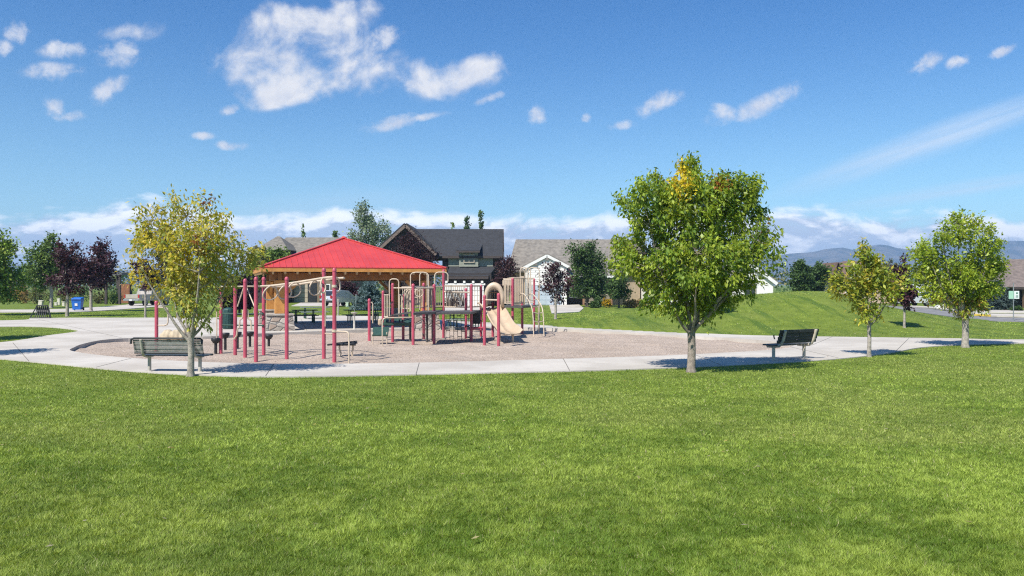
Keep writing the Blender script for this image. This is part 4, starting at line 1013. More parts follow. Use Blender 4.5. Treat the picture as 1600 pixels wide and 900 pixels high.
def tan_house():
    d = 90.0; s = d / F; c0 = 852.5
    root = empty('white_gable_house', (X(c0, d), d, 0), 'house with a big tan shingle roof and a bright white front gable over a garage', 'house')
    lx = lambda px, dd=d: (px - 800) / F * dd - X(c0, d)
    lz = lambda py, dd=d: EYE - (py - HZ) / F * dd
    b = MB(); b.box(((lx(797)+lx(1005))/2, 8.2, lz(424)/2), (lx(1005)-lx(797), 12.0, lz(424))); b.build('wall', TANW, root)
    yr = 8.5
    b = MB()
    b.slab([(lx(792), 1.4, lz(424,d+1.4)), (lx(1012), 1.4, lz(424,d+1.4)), (lx(1000,d+yr), yr, lz(374,d+yr)), (lx(806,d+yr), yr, lz(374,d+yr))], .2)
    b.slab([(lx(1012), 15.6, lz(424,d+1.4)), (lx(792), 15.6, lz(424,d+1.4)), (lx(806,d+yr), yr, lz(374,d+yr)+.002), (lx(1000,d+yr), yr, lz(374,d+yr)+.002)], .2)
    b.slab([(lx(792), 15.6, lz(424,d+1.4)-.003), (lx(792), 1.4, lz(424,d+1.4)-.003), (lx(806,d+yr), yr, lz(374,d+yr)-.003)], .2)
    b.slab([(lx(1012), 1.4, lz(424,d+1.4)-.003), (lx(1012), 15.6, lz(424,d+1.4)-.003), (lx(1000,d+yr), yr, lz(374,d+yr)-.003)], .2)
    b.build('roof', TANR, root)
    # front gable
    ax, az = lx(854.5), lz(398); l, lzv = lx(817.5), lz(417.5); r_, rzv = lx(889), lz(416)
    yf = -.05
    g = MB(); n = 26; x0, x1 = lx(821), lx(885.5)
    g.prism([(x0,0),(x1,0),(x1,rzv-.05),(ax,az-.28),(x0,lzv-.05)], yf, 3.0)
    for k in range(n):                       # lap boards as shallow ledges
        z0 = .1 + k*.2; hw = 1.0
        if z0 > az-.5: break
        def edge(zv, left):
            if zv < lzv - .05: return x0 if left else x1
            f = (zv-lzv)/(az-.28-lzv); return x0+(ax-x0)*f if left else x1-(x1-ax)*f
        a, e = edge(z0+.2, True)+.05, edge(z0+.2, False)-.05
        if e-a > .3: g.add([(a,yf-.024,z0),(e,yf-.024,z0),(e,yf-.002,z0+.19),(a,yf-.002,z0+.19),(a,yf-.002,z0),(e,yf-.002,z0)], [(0,1,2,3),(4,5,1,0)])
    g.build('gable_wall', WHSID, root)
    b = MB(); b.slab([(l,-.22,lzv),(ax,-.22,az),(ax,7.5,az),(l,4.0,lzv)][::-1], .16); b.slab([(ax,-.22,az+.002),(r_,-.22,rzv),(r_,4,rzv),(ax,7.5,az+.002)][::-1], .16); b.build('roof', TANR, root)
    f = MB(); f.bar((l,-.26,lzv-.12),(ax,-.26,az-.12),.08,.30); f.bar((ax,-.26,az-.12),(r_,-.26,rzv-.12),.08,.30); f.build('barge_board', WHITE, root)
    for kx, kz, ks in ((ax, az-.42, .34), (lx(837), lz(410.8), .5), (lx(873), lz(410.5), .5)):
        k_ = MB(); k_.box((kx, -.16, kz), (.3, .2, ks)); k_.build('bracket', mat('grey_trim', (.22,.20,.18), .7, .1, 4), root)
    # garage door
    x0, x1 = lx(829), lx(878); zt = lz(446); gd = MB()
    for k in range(4):
        for j in range(4): gd.box((x0+(x1-x0)*(j+.5)/4, yf-.06, .06+(zt-.06)*(k+.5)/4), ((x1-x0)/4-.06, .05, zt/4-.06))
    gd.box(((x0+x1)/2, yf-.035, zt/2), (x1-x0, .04, zt-.04)); gd.build('garage_door', BLUEGR, root)
    tr = MB(); tr.box((x0-.1, yf-.05, zt/2), (.18,.08,zt)); tr.box((x1+.1, yf-.05, zt/2), (.18,.08,zt)); tr.box(((x0+x1)/2, yf-.05, zt+.1), (x1-x0+.38,.09,.18)); tr.build('door_trim', WHITE, root)
    # porch to the right of the gable, its shade put into a dark wall sheet
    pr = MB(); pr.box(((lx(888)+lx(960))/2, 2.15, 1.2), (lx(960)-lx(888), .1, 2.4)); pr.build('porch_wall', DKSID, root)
    pane_window(root, lx(893), lx(903), .9, 2.1, 2.08, WHITE, 1)
    for px in (913, 934, 957): q = MB(); q.box((lx(px), 1.0, 1.45), (.2,.2,2.9)); q.build('porch_post', mat('porch_timber', (.30,.16,.09), .7, .1, 5), root)
    rl = MB(); xx0, xx1 = lx(914), lx(957)
    rl.box(((xx0+xx1)/2, .98, 1.22), (xx1-xx0, .1, .1)); rl.box(((xx0+xx1)/2, .98, .32), (xx1-xx0, .08, .08))
    for k in range(24): rl.box((xx0+(xx1-xx0)*(k+.5)/24, .98, .77), (.06,.05,.9))
    rl.build('porch_railing', TANTRIM, root)
    pf = MB(); pf.slab([(lx(886),-.2,lz(431.5)),(lx(962),-.2,lz(431.5)),(lx(962),2.6,lz(420,d+2.6)),(lx(886),2.6,lz(420,d+2.6))], .18); pf.build('porch_roof', TANR, root)
    fs = MB(); fs.bar((lx(886),-.25,lz(432.5)),(lx(962),-.25,lz(432.5)),.08,.2); fs.build('fascia', WHITE, root)
tan_house()

def simple_house(name, label, d, px0, px1, py_eave, py_ridge, rpx0, rpx1, roof, wall, dep=9.0, over=.6, hip=True, py_base=None):
    """a house whose ridge runs across the view; eave, ridge and ends from the photograph"""
    c0 = (px0+px1)/2; root = empty(name, (X(c0, d), d, 0), label, 'house')
    lx = lambda px, dd=d: (px - 800)/F*dd - X(c0, d)
    lz = lambda py, dd=d: EYE - (py - HZ)/F*dd
    yr = dep/2; zE = lz(py_eave); zR = lz(py_ridge, d+yr)
    b = MB(); b.box(((lx(px0)+lx(px1))/2, dep/2, (zE-.05)/2), (lx(px1)-lx(px0), dep, zE-.05)); w = b.build('wall', wall, root)
    xa, xb = lx(px0)-over, lx(px1)+over; ra, rb = lx(rpx0, d+yr), lx(rpx1, d+yr)
    b = MB(); b.slab([(xa,-over,zE-.15),(xb,-over,zE-.15),(rb,yr,zR),(ra,yr,zR)], .18); b.slab([(xb,dep+over,zE-.15),(xa,dep+over,zE-.15),(ra,yr,zR+.002),(rb,yr,zR+.002)], .18)
    b.slab([(xa,dep+over,zE-.153),(xa,-over,zE-.153),(ra,yr,zR-.003)], .15); b.slab([(xb,-over,zE-.153),(xb,dep+over,zE-.153),(rb,yr,zR-.003)], .15)
    b.build('roof', roof, root)
    f = MB(); f.bar((xa,-over-.05,zE-.28),(xb,-over-.05,zE-.28),.07,.22); f.build('fascia', DKTRIM, root)
    return root, lx, lz
# long low house behind the pavilion
root, lx, lz = simple_house('grey_roofed_house', 'low house with grey brown hip roof partly hidden behind the red pavilion roof', 104.0, 425, 548, 400, 371, 447, 535, GREYR, mat('shaded_tan_wall', (.20,.155,.105), .9, .08, 3), 12)  # shade of the front put into the wall: a darkened tan
b = MB(); b.slab([(lx(408),-2.6,lz(390,101.5)),(lx(459),-2.6,lz(390,101.5)),(lx(433),1.2,lz(369,105)),(lx(429),1.2,lz(369,105))], .18)
b.slab([(lx(459),-2.6,lz(390,101.5)-.002),(lx(459),5,lz(390,101.5)-.002),(lx(433),1.2,lz(369,105)-.002)], .16); b.slab([(lx(408),5,lz(390,101.5)-.002),(lx(408),-2.6,lz(390,101.5)-.002),(lx(429),1.2,lz(369,105)-.002)], .16); b.build('roof', GREYR, root)
b = MB(); b.box((lx(433.5), .2, lz(392.5,101.5)/2), (lx(457)-lx(411), 5.0, lz(392.5,101.5))); b.build('front_wing', DKSID, root)
b = MB(); x0_, x1_ = lx(460), lx(481)
for k in range(4): b.box(((x0_+x1_)/2, -.06, .3+.62*k+.02), (x1_-x0_, .05, .57))
b.build('garage_door', TANTRIM, root)
b = MB(); b.box((lx(488.5), -.04, 1.35), (lx(495)-lx(482), .05, 2.7)); b.build('doorway', BLACKP, root)  # flat black sheet standing in for the shade inside the opening
pane_window(root, lx(503), lx(515), 1.0, 2.3, -.01, WHITE, 2)

root, lx, lz = simple_house('brown_roofed_house', 'house with a brown shingle roof behind the small yellow green tree', 100.0, 1312, 1392, 431, 408, 1318, 1372, BRNR, PEACH, 11)
g = MB(); g.prism([(lx(1300), lz(428)), (lx(1306.5), lz(411)), (lx(1313), lz(428))], -.5, 2.2); g.build('gable_end', DKSID, root)
g = MB(); g.slab([(lx(1299),-.7,lz(430)),(lx(1306.5),-.7,lz(410.5)),(lx(1306.5),4,lz(410.5)),(lx(1299),4,lz(430))][::-1], .12); g.slab([(lx(1306.5),-.7,lz(410.5)+.002),(lx(1314),-.7,lz(430)),(lx(1314),4,lz(430)),(lx(1306.5),4,lz(410.5)+.002)][::-1], .12); g.build('roof', BRNR, root)
pane_window(root, lx(1322), lx(1332), 1.2, 2.6, -.01, WHITE, 2)

root, lx, lz = simple_house('low_brown_house', 'wide low house with a mauve brown roof cut by the right picture edge', 80.0, 1590, 1740, 446, 405, 1578, 1720, MAUVR, DKSID, 10, over=1.1)
for px in (1593.5, 1601, 1625): q = MB(); q.box((lx(px), -.75, lz(447)/2), (.28,.28,lz(447))); q.build('porch_post', mat('brown_post', (.16,.095,.06), .7, .1, 5), root)
pane_window(root, lx(1606), lx(1620), .7, 1.9, -.01, TANTRIM, 2)
# white gable seen at the right flank of the biggest tree
d = 88.0; c0 = 1110
root = empty('white_side_house', (X(c0, d), d, 0), 'white walled house behind the biggest tree, its gable showing right of the crown', 'house')
lx = lambda px: (px-800)/F*d - X(c0, d)
lz = lambda py: EYE - (py-HZ)/F*d
g = MB(); g.prism([(lx(1012),0),(lx(1208),0),(lx(1208),lz(441)),(lx(1172),lz(414)),(lx(1136),lz(436)),(lx(1012),lz(436))], 0, 8); g.build('wall', WHSID, root)
g = MB(); g.slab([(lx(1130),-.25,lz(440)),(lx(1172),-.25,lz(411)),(lx(1172),8.5,lz(411)),(lx(1130),8.5,lz(440))][::-1], .2); g.slab([(lx(1172),-.25,lz(411)+.002),(lx(1213),-.25,lz(442)),(lx(1213),8.5,lz(442)),(lx(1172),8.5,lz(411)+.002)][::-1], .2)
g.slab([(lx(1006),-.7,lz(437)),(lx(1136),-.7,lz(437)),(lx(1136),4,lz(418)),(lx(1012),4,lz(418))], .2); g.build('roof', TANR, root)
g = MB(); g.bar((lx(1130),-.30,lz(440)-.14),(lx(1172),-.30,lz(411)-.14),.08,.34); g.bar((lx(1172),-.30,lz(411)-.14),(lx(1213),-.30,lz(442)-.14),.08,.34); g.build('barge_board', WHITE, root)
pane_window(root, lx(1022), lx(1032), .8, 2.2, -.01, TANTRIM, 2); pane_window(root, lx(1165), lx(1180), 1.0, 2.3, -.01, TANTRIM, 2)

# ------------------------------------------------------------------ fences, shelters and hut on the far left
def board_fence(px0, px1, d, h, label, m, step=.16):
    x0, x1 = X(px0, d), X(px1, d)
    root = empty('board_fence', ((x0+x1)/2, d, 0), label, 'fence'); hw = (x1-x0)/2
    b = MB(); n = int((x1-x0)/step); r = random.Random(5)
    for k in range(n): b.box((-hw+(k+.5)*step, 0, h/2+.04), (step-.015, .03, h+r.uniform(-.02,.02)))
    b.build('boards', m, root)
    for k in range(int(hw*2/2.2)+2):
        p = MB(); p.box((min(hw, -hw+k*2.2), .07, h/2), (.11,.11,h+.1)); p.build('post', m, root)
    for z in (.35, h-.3): q = MB(); q.box((0, .035, z), (hw*2, .04, .09)); q.build('rail', m, root)
CEDR = mat('red_cedar_fence', (0.300, 0.125, 0.060), 0.8, 0.16, 3)
board_fence(183, 204, 100, 2.35, 'reddish cedar board fence behind the pickup truck', CEDR)
board_fence(-80, 42, 118, 1.5, 'orange brown board fence under the tree at the left edge', mat('orange_fence', (0.30, 0.135, 0.055), .8, .16, 3))
def shelter(px0, px1, py, d, label, name, m, roofm, py2):
    x0, x1 = X(px0, d), X(px1, d); hw = (x1-x0)/2; zt = EYE-(py-HZ)/F*d
    root = empty(name, ((x0+x1)/2, d, 0), label, 'shelter')
    b = MB(); b.slab([(-hw,-1.6,zt-.1),(hw,-1.6,zt-.1),(hw,1.6,zt),(-hw,1.6,zt)], .28); b.build('roof', roofm, root)
    for sx in (-1, 1):
        for y in (-1.4, 1.4): p = MB(); p.box((sx*hw*.72, y, (zt-.3)/2), (.24,.24,zt-.3)); p.build('post', m, root)
shelter(171, 200, 425.5, 96, 'dark flat roofed patio shelter beside the right purple tree', 'patio_shelter', DKTRIM, mat('grey_flat_roof', (.14,.14,.15), .8, .1, 3), 447)
shelter(22, 50, 437.5, 122, 'small hut with a pale flat roof under the tree at the left edge', 'garden_hut', mat('hut_wood', (.26,.12,.06), .8, .1, 4), mat('pale_roof', (.55,.48,.36), .8, .1, 3), 466)

# ------------------------------------------------------------------ vehicles
TYRE = mat('tyre_rubber', (0.018, 0.018, 0.019), 0.85, 0.1, 8)
RIM = mat('wheel_rim', (0.42, 0.42, 0.43), 0.35, 0.1, 8, metal=.7)
REDL = mat('tail_lamp', (0.38, 0.02, 0.02), 0.25, 0.1, 8)
CHROME = mat('bumper_chrome', (0.5, 0.5, 0.5), 0.25, 0.08, 6, metal=.8)
PLATE = mat('number_plate', (0.70, 0.70, 0.68), .5, .03, 8)
def vehicle(name, label, cat, loc, rz, paint, side, Wd, wheels, glass_rows, extras='suv', zbelt=1.0, taper=.14):
    """side: outline (x along the length, z); x=0 is the rear bumper; width narrows above the belt line"""
    root = empty(name, loc, label, cat, 'vehicles parked by the houses', rz)
    b = MB(); n = len(side); cut = (-.5, -.46, .46, .5)
    ring = []
    for fy, inset in ((-.5, .05), (-.46, 0), (.46, 0), (.5, .05)):
        for (x, z) in side:
            t = max(0, (z - zbelt)) * taper
            cx = sum(p[0] for p in side)/n; cz = .9
            sc = 1 - inset*.5 if abs(fy) == .5 else 1
            ring.append((cx+(x-cx)*sc, (fy*Wd)*(1 - 2*t/Wd) if True else 0, cz+(z-cz)*sc))
    fs = [tuple(range(n))[::-1], tuple(range(3*n, 4*n))]
    for k in range(3):
        for i in range(n): fs.append((k*n+i, k*n+(i+1)%n, (k+1)*n+(i+1)%n, (k+1)*n+i))
    b.add(ring, fs); b.build('body', paint, root)
    for (wx, wr) in wheels:
        for sy in (-1, 1):
            w = MB(); w.tube([(wx, sy*(Wd/2-.22), wr), (wx, sy*(Wd/2-.01), wr)], wr, 18); wo = w.build('wheel', TYRE, root)
            q = MB(); q.tube([(wx, sy*(Wd/2-.03), wr), (wx, sy*(Wd/2+.004), wr)], wr*.62, 14); q.build('rim', RIM, wo)
    for pane in glass_rows:
        g = MB(); g.slab(pane, .03); g.build('window', GLASS, root)
    return root
PEW = mat('champagne_paint', (0.46, 0.41, 0.34), 0.3, 0.05, 2, coat=.6, metal=.2)
SILVER = mat('silver_paint', (0.60, 0.61, 0.64), 0.28, 0.05, 2, coat=.6, metal=.3)
CARW = mat('white_car_paint', (0.72, 0.73, 0.75), 0.3, 0.04, 2, coat=.6)
# pickup truck: tailgate towards the camera and a little to the left
side = [(0.05,.55),(5.5,.45),(5.65,.7),(5.6,1.05),(4.3,1.18),(3.55,1.83),(2.15,1.86),(1.95,1.24),(0,1.22),(0,.75)]
d = 86.0
t = vehicle('pickup_truck', 'champagne pickup truck with its tailgate towards the park, parked on the left driveway', 'pickup', (X(206, d), d, .05), R(78), PEW, side, 1.92, ((1.05,.39),(4.6,.39)),
   [[(2.02,-.70,1.32),(2.02,.70,1.32),(2.14,.62,1.76),(2.14,-.62,1.76)], [(3.6,-.80,1.24),(3.55,-.73,1.74),(2.3,-.73,1.74),(2.3,-.80,1.24)], [(2.3,.80,1.24),(2.3,.73,1.74),(3.55,.73,1.74),(3.6,.80,1.24)], [(4.27,.74,1.22),(4.27,-.74,1.22),(3.62,-.68,1.78),(3.62,.68,1.78)]])
q = MB(); q.box((-.10, 0, .62), (.18, 1.86, .2), bev=.04); q.build('bumper', CHROME, t)
q = MB(); q.box((-.018, 0, 1.0), (.03, 1.34, .42), bev=.01); q.build('tailgate', PEW, t)
for sy in (-1, 1): q = MB(); q.box((-.012, sy*.84, 1.02), (.04, .14, .36)); q.build('tail_light', REDL, t)
q = MB(); q.box((-.20, 0, .62), (.015, .32, .15)); q.build('number_plate', PLATE, t)
side = [(.1,.4),(4.4,.36),(4.55,.6),(4.45,.92),(3.45,1.06),(2.65,1.62),(1.6,1.70),(.55,1.66),(.08,1.05),(0,.7)]
d = 84.0
t = vehicle('silver_car', 'silver hatchback seen through the pavilion opening, parked on a driveway', 'car', (X(509, d), d, .05), R(60), SILVER, side, 1.80, ((.85,.34),(3.55,.34)),
   [[(.10,-.66,1.10),(.10,.66,1.10),(.48,.58,1.58),(.48,-.58,1.58)], [(3.2,-.81,1.08),(2.62,-.73,1.56),(.8,-.73,1.58),(.5,-.81,1.10)], [(.5,.81,1.10),(.8,.73,1.58),(2.62,.73,1.56),(3.2,.81,1.08)], [(3.40,.7,1.10),(3.40,-.7,1.10),(2.68,-.62,1.60),(2.68,.62,1.60)]])
for sy in (-1, 1): q = MB(); q.box((.0, sy*.74, .98), (.08, .2, .3)); q.build('tail_light', REDL, t)
q = MB(); q.box((-.03, 0, .80), (.02, .5, .14)); q.build('number_plate', PLATE, t)
q = MB(); q.box((-.02, 0, .48), (.12, 1.7, .2), bev=.03); q.build('bumper', BLACKP, t)
d = 84.0
side2 = [(.1,.35),(4.3,.33),(4.45,.6),(4.3,.85),(3.4,.95),(2.7,1.40),(1.3,1.42),(.5,1.0),(.02,.9),(0,.55)]
def sedan(name, label, px, d, rz, paint):
    t = vehicle(name, label, 'car', (X(px, d), d, .06), rz, paint, side2, 1.74, ((.85,.31),(3.5,.31)),
     [[(.56,-.64,1.01),(.56,.64,1.01),(1.28,.56,1.38),(1.28,-.56,1.38)], [(3.3,-.80,.97),(2.68,-.75,1.36),(1.36,-.75,1.38),(.7,-.80,1.0)], [(.7,.80,1.0),(1.36,.75,1.38),(2.68,.75,1.36),(3.3,.80,.97)], [(3.36,.66,.97),(3.36,-.66,.97),(2.73,-.6,1.36),(2.73,.6,1.36)]], zbelt=.92)
    for sy in (-1, 1): q = MB(); q.box((.005, sy*.68, .76), (.05,.26,.14)); q.build('tail_light', REDL, t)
    for sy in (-1, 1): q = MB(); q.box((4.36, sy*.62, .66), (.08,.3,.14)); q.build('headlight', PLATE, t)
sedan('white_sedan', 'small pale sedan at the foot of the young purple tree, across the street', 1398, 84, R(20), CARW)
d = 104.0
side3 = [(.05,.45),(5.4,.42),(5.7,.7),(5.65,1.15),(4.9,1.3),(4.3,2.2),(3.9,2.3),(.1,2.3),(0,1.6)]
t = vehicle('white_van', 'long white van parked beyond the street, left of the spreading green tree', 'van', (X(1414, d), d, .05), R(4), CARW, side3, 2.0, ((1.1,.36),(4.7,.36)),
   [[(4.85,-.90,1.4),(4.3,-.80,2.05),(3.6,-.80,2.05),(3.6,-.90,1.4)], [(4.88,.8,1.36),(4.88,-.8,1.36),(4.36,-.66,2.12),(4.36,.66,2.12)]])
q = MB(); q.box((2.5,-1.0,.62), (4.6,.03,.12)); q.build('trim_strip', BLACKP, t)
sedan('dark_sedan', 'dark sedan nose beyond the street behind the spreading green tree', 1440, 97, R(10), mat('dark_car_paint', (.05,.05,.055), .3, .05, 2, coat=.6))
# ------------------------------------------------------------------ street furniture
def pt(px, py, d): return Vector(W(px, py, d))
def arc(c, r, a0, a1, n, ax=(1,0,0), ay=(0,0,1)):
    ax = Vector(ax); ay = Vector(ay); c = Vector(c)
    return [c + ax*(r*math.cos(R(a0+(a1-a0)*k/n))) + ay*(r*math.sin(R(a0+(a1-a0)*k/n))) for k in range(n+1)]

def bench(name, label, px, py, rz, kind):
    """park bench; local -y is the back, +y the side one faces"""
    d = dof(py, SLAB_Z); root = empty(name, (X(px, d), d, SLAB_Z), label, 'bench', rz=rz)
    hw = .94 if kind == 'mesh' else .86
    if kind == 'mesh':
        # perforated steel seat and back with rolled edges
        s = MB(); prof = [(.44,.40),(.47,.43),(.44,.455),(.20,.435),(-.02,.44)]
        for a in range(len(prof)-1):
            s.slab([(-hw,prof[a][0],prof[a][1]),(-hw,prof[a+1][0],prof[a+1][1]),(hw,prof[a+1][0],prof[a+1][1]),(hw,prof[a][0],prof[a][1])], .02)
        s.build('seat', mat('dark_mesh_seat', (.06,.07,.068), .55, .1, 9), root)
        k = MB(); bp = [(-.06,.50),(-.10,.62),(-.15,.84)]
        for a in range(2): k.slab([(-hw,bp[a][0],bp[a][1]),(hw,bp[a][0],bp[a][1]),(hw,bp[a+1][0],bp[a+1][1]),(-hw,bp[a+1][0],bp[a+1][1])], .015)
        bk = k.build('backrest', MESHM, root)
        ed = MB(); ed.tube([(-hw-.02,-.20,.74),(-hw-.02,-.185,.85),(-hw+.04,-.165,.885),(hw-.04,-.165,.885),(hw+.02,-.185,.85),(hw+.02,-.20,.74)], .027, 8)
        ed.tube([(-hw,-.06,.50),(hw,-.06,.50)], .022, 8); ed.build('rolled_edge', BLACKW, bk)
        for sx in (-1, 1):
            l = MB(); x = sx*hw*.74
            l.tube([(x,.22,-.02),(x,.22,.40)], .045, 10); l.tube([(x,.40,.395),(x,.10,.395),(x,-.06,.44),(x,-.11,.56),(x,-.19,.86)], .038, 10); l.box((x,.22,.008),(.20,.20,.018)); l.build('leg', LEGT, root)
    else:
        s = MB()
        for y in (.42,.30,.18,.06): s.box((0, y, .45), (hw*2, .095, .045), bev=.012)
        s.build('seat', mat('weathered_slats', (.105,.105,.10), .6, .15, 9), root)
        k = MB()
        for q, (y, z) in enumerate(((-.09,.56),(-.13,.665),(-.165,.77),(-.20,.87))):
            for sx in (-1, 1): k.box((sx*hw/2, y, z), (hw-.02, .04, .100), bev=.012)
        k.tube(arc((-hw,-.145,.715), .175, -70, -110, 3, (0,.3,1), (1,0,0)), .02, 6)
        k.build('backrest', BLACKW, root)
        for sx in (-1, 1):
            l = MB(); x = sx*hw*.78
            l.tube([(x,.20,-.02),(x,.20,.42)], .05, 10)
            l.tube([(x,.44,.40),(x,.20,.405),(x,.0,.425),(x,-.10,.50),(x,-.165,.62),(x,-.255,.90)], .046, 10); l.box((x,.20,.008),(.20,.20,.018)); l.build('leg', mat('bench_tan_leg', (.56,.49,.38), .5, .1, 9), root)
    return root
bench('park_bench', 'green grey mesh bench seen from behind, partly covered by the yellowing tree trunk', 266, 581.5, R(-6), 'mesh')
bench('park_bench', 'black slatted bench with pale curved legs on the path right of the biggest tree', 1241, 561.5, R(30), 'slat')

def picnic_table(px, py, rz, label, top=None, L=1.8):
    d = dof(py, SLAB_Z); root = empty('picnic_table', (X(px, d), d, SLAB_Z), label, 'picnic table', 'picnic tables in the shade of the pavilion', rz)
    m = top or GREENP
    b = MB(); b.box((0,0,.745), (L,.76,.045), bev=.02); b.build('tabletop', m, root)
    for sy in (-1, 1): b = MB(); b.box((0,sy*.68,.44), (L,.27,.04), bev=.015); b.build('seat', m, root)
    for sx in (-1, 1):
        b = MB(); x = sx*L*.34
        b.tube([(x,-.30,.72),(x,-.24,.0)], .028, 8); b.tube([(x,.30,.72),(x,.24,.0)], .028, 8); b.tube([(x,-.72,.0),(x,-.68,.40),(x,.68,.40),(x,.72,.0)], .026, 8); b.build('leg', GREENP, root)
picnic_table(476, 504, R(20), 'dark green picnic table under the pavilion beside the stone pier', BLACKP, 1.5)
picnic_table(492, 497.5, R(20), 'picnic table with a grey top, deepest in the pavilion on the left', GREENM, 1.9)
picnic_table(566, 503.5, R(22), 'long green picnic table in the pavilion shade behind the drinking fountain', None, 2.2)
picnic_table(606, 499.0, R(20), 'green picnic table deep in the pavilion below the blue spruce', None, 2.2)
picnic_table(726, 512.0, R(-14), 'grey green picnic table seen through the chain climbing net', GREENM, 2.0)

def trash_can():
    py = 514; d = dof(py, SLAB_Z); root = empty('litter_bin', (X(356.5, d), d, SLAB_Z), 'dark green litter bin with a domed lid left of the stone pier', 'litter bin')
    m = mat('bin_green', (.022,.070,.062), .5, .1, 8)
    b = MB(); b.lathe([(0,0),(.245,.0),(.26,.03),(.265,.80),(.25,.82)], n=24)
    for k in range(24): a = 2*math.pi*k/24; b.box((.268*math.cos(a),.268*math.sin(a),.42),(.02,.035,.72),a)
    b.build('body', m, root)
    b = MB(); b.lathe([(.27,.82),(.275,.86),(.265,.98),(.20,1.06),(.10,1.09),(0,1.10)], n=24); b.box((0,-.225,.96),(.22,.10,.11),bev=.02); lid = b.build('lid', m, root)
trash_can()
def blue_bin():
    py = 486; d = dof(py); root = empty('recycling_bin', (X(121.5, d), d, .05), 'bright blue wheeled recycling bin on the left path', 'bin', rz=R(8))
    m = mat('bin_blue', (.012,.125,.50), .45, .1, 6)
    b = MB(); b.add([(-.32,-.30,.08),(.32,-.30,.08),(.30,.26,.08),(-.30,.26,.08),(-.40,-.38,.98),(.40,-.38,.98),(.40,.36,1.06),(-.40,.36,1.06)], [(0,1,5,4),(1,2,6,5),(2,3,7,6),(3,0,4,7),(3,2,1,0),(4,5,6,7)]); b.box((0,-.385,.93),(.80,.05,.06),bev=.01); b.build('body', m, root)
    b = MB(); b.add([(-.42,-.42,1.0),(.42,-.42,1.0),(.42,.40,1.10),(-.42,.40,1.10),(-.36,-.32,1.09),(.36,-.32,1.09),(.36,.32,1.17),(-.36,.32,1.17)], [(0,1,5,4),(1,2,6,5),(2,3,7,6),(3,0,4,7),(3,2,1,0),(4,5,6,7)]); b.tube([(-.34,.44,1.06),(.34,.44,1.06)], .022, 8); b.build('lid', m, root)
    for sx in (-1, 1): b = MB(); b.tube([(sx*.34,.28,.13),(sx*.40,.28,.13)], .13, 14); b.build('wheel', TYRE, root)
    b = MB(); b.box((0,-.372,.52),(.22,.012,.22),rot=Matrix.Rotation(R(7),3,'X')); b.build('sticker', WHITE, root)
blue_bin()
def bike_rack():
    py = 497; d = dof(py, SLAB_Z); root = empty('bike_rack', (X(66, d), d, SLAB_Z), 'black steel bike rack on the edge of the plaza at far left', 'bike rack', rz=R(4))
    m = mat('black_steel', (.020,.021,.022), .5, .1, 8); s = d / F
    b = MB(); hh = .86
    b.tube([(-.40,-.25,0),(-.62,-.25,0),(-.66,-.25,.05),(-.42,0,hh*.8),(-.36,0,hh),(.36,0,hh),(.42,0,hh*.8),(.68,-.25,.05),(.64,-.25,0),(.40,-.25,0)], .036, 8); b.build('frame', m, root)
    for k in range(6):
        x = -.33+.66*k/5; l = MB(); l.tube([(x-.02,-.26,.0),(x,0,hh),(x+.03,.26,.0)], .028, 6); l.tube([(x,0,hh),(x,0,.06)], .022, 6); l.build('bar', m, root)
    l = MB(); l.tube([(-.66,-.26,.03),(.66,-.26,.03)], .03, 6); l.tube([(-.36,.26,.03),(.36,.26,.03)], .03, 6); l.build('base_rail', m, root)
bike_rack()
def utility_box(px, py, w, h, label, m, tilt=0, name='utility_box'):
    d = dof(py); s = d/F; root = empty(name, (X(px, d), d, 0), label, 'utility box', 'small utility boxes on the grass')
    b = MB(); b.box((0,0,h*s/2), (w*s, w*s*.7, h*s), bev=.03); b.xf(Matrix.Rotation(R(tilt), 4, 'Y')); b.build('housing', m, root)
    c = MB(); c.box((0,0,h*s+.02), (w*s+.06, w*s*.7+.06, .06), bev=.02); c.xf(Matrix.Rotation(R(tilt), 4, 'Y')); c.build('lid', m, root)
UB = mat('pale_box', (.62,.58,.48), .7, .06, 6); UG = mat('pale_green_box', (.52,.62,.46), .7, .06, 6)
utility_box(63, 479, 6.0, 9, 'pale tilted utility box rising behind the bike rack', UB, 8)
utility_box(87.5, 477.5, 4.0, 4.5, 'low pale utility box, leftmost of three beside the darker purple tree', UB)
utility_box(92, 476.5, 4.2, 10, 'tall pale utility box between two low ones left of the blue bin', UB)
utility_box(99.5, 478.5, 4.2, 6.5, 'pale utility box nearest the darker purple tree trunk', UB)
utility_box(542.5, 479.5, 4.2, 6.5, 'pale green utility box left of the blue spruce', UG)
def boulder(px, py, w, h, label, seed):
    d = dof(py); s = d/F; root = empty('boulder', (X(px, d), d, 0), label, 'boulder', 'pale boulders by the street')
    r = np.random.default_rng(seed); bm = bmesh.new(); bmesh.ops.create_icosphere(bm, subdivisions=3, radius=1)
    b = MB(); idx = {}
    for v in bm.verts:
        n = 1+.22*(vnoise(v.co.x*2+seed, v.co.y*2+v.co.z*1.7, .9, seed)-.5)*2
        idx[v.index] = len(b.v); b.v.append((v.co.x*n*w*s/2, v.co.y*n*w*s/2, max(-.05, v.co.z*n*h*s*.55+h*s*.42)))
    for f in bm.faces: b.f.append(tuple(v.index for v in f.verts)); b.sm.append(True); b.mi.append(0)
    bm.free(); b.build('rock', mat('pale_rock', (.62,.62,.55), .9, .1, 3, .5, 12), root)
boulder(1466, 484, 9, 8, 'pale rounded boulder by the street, left one', 1); boulder(1476, 484.3, 9, 9, 'pale rounded boulder by the street, right one', 2)
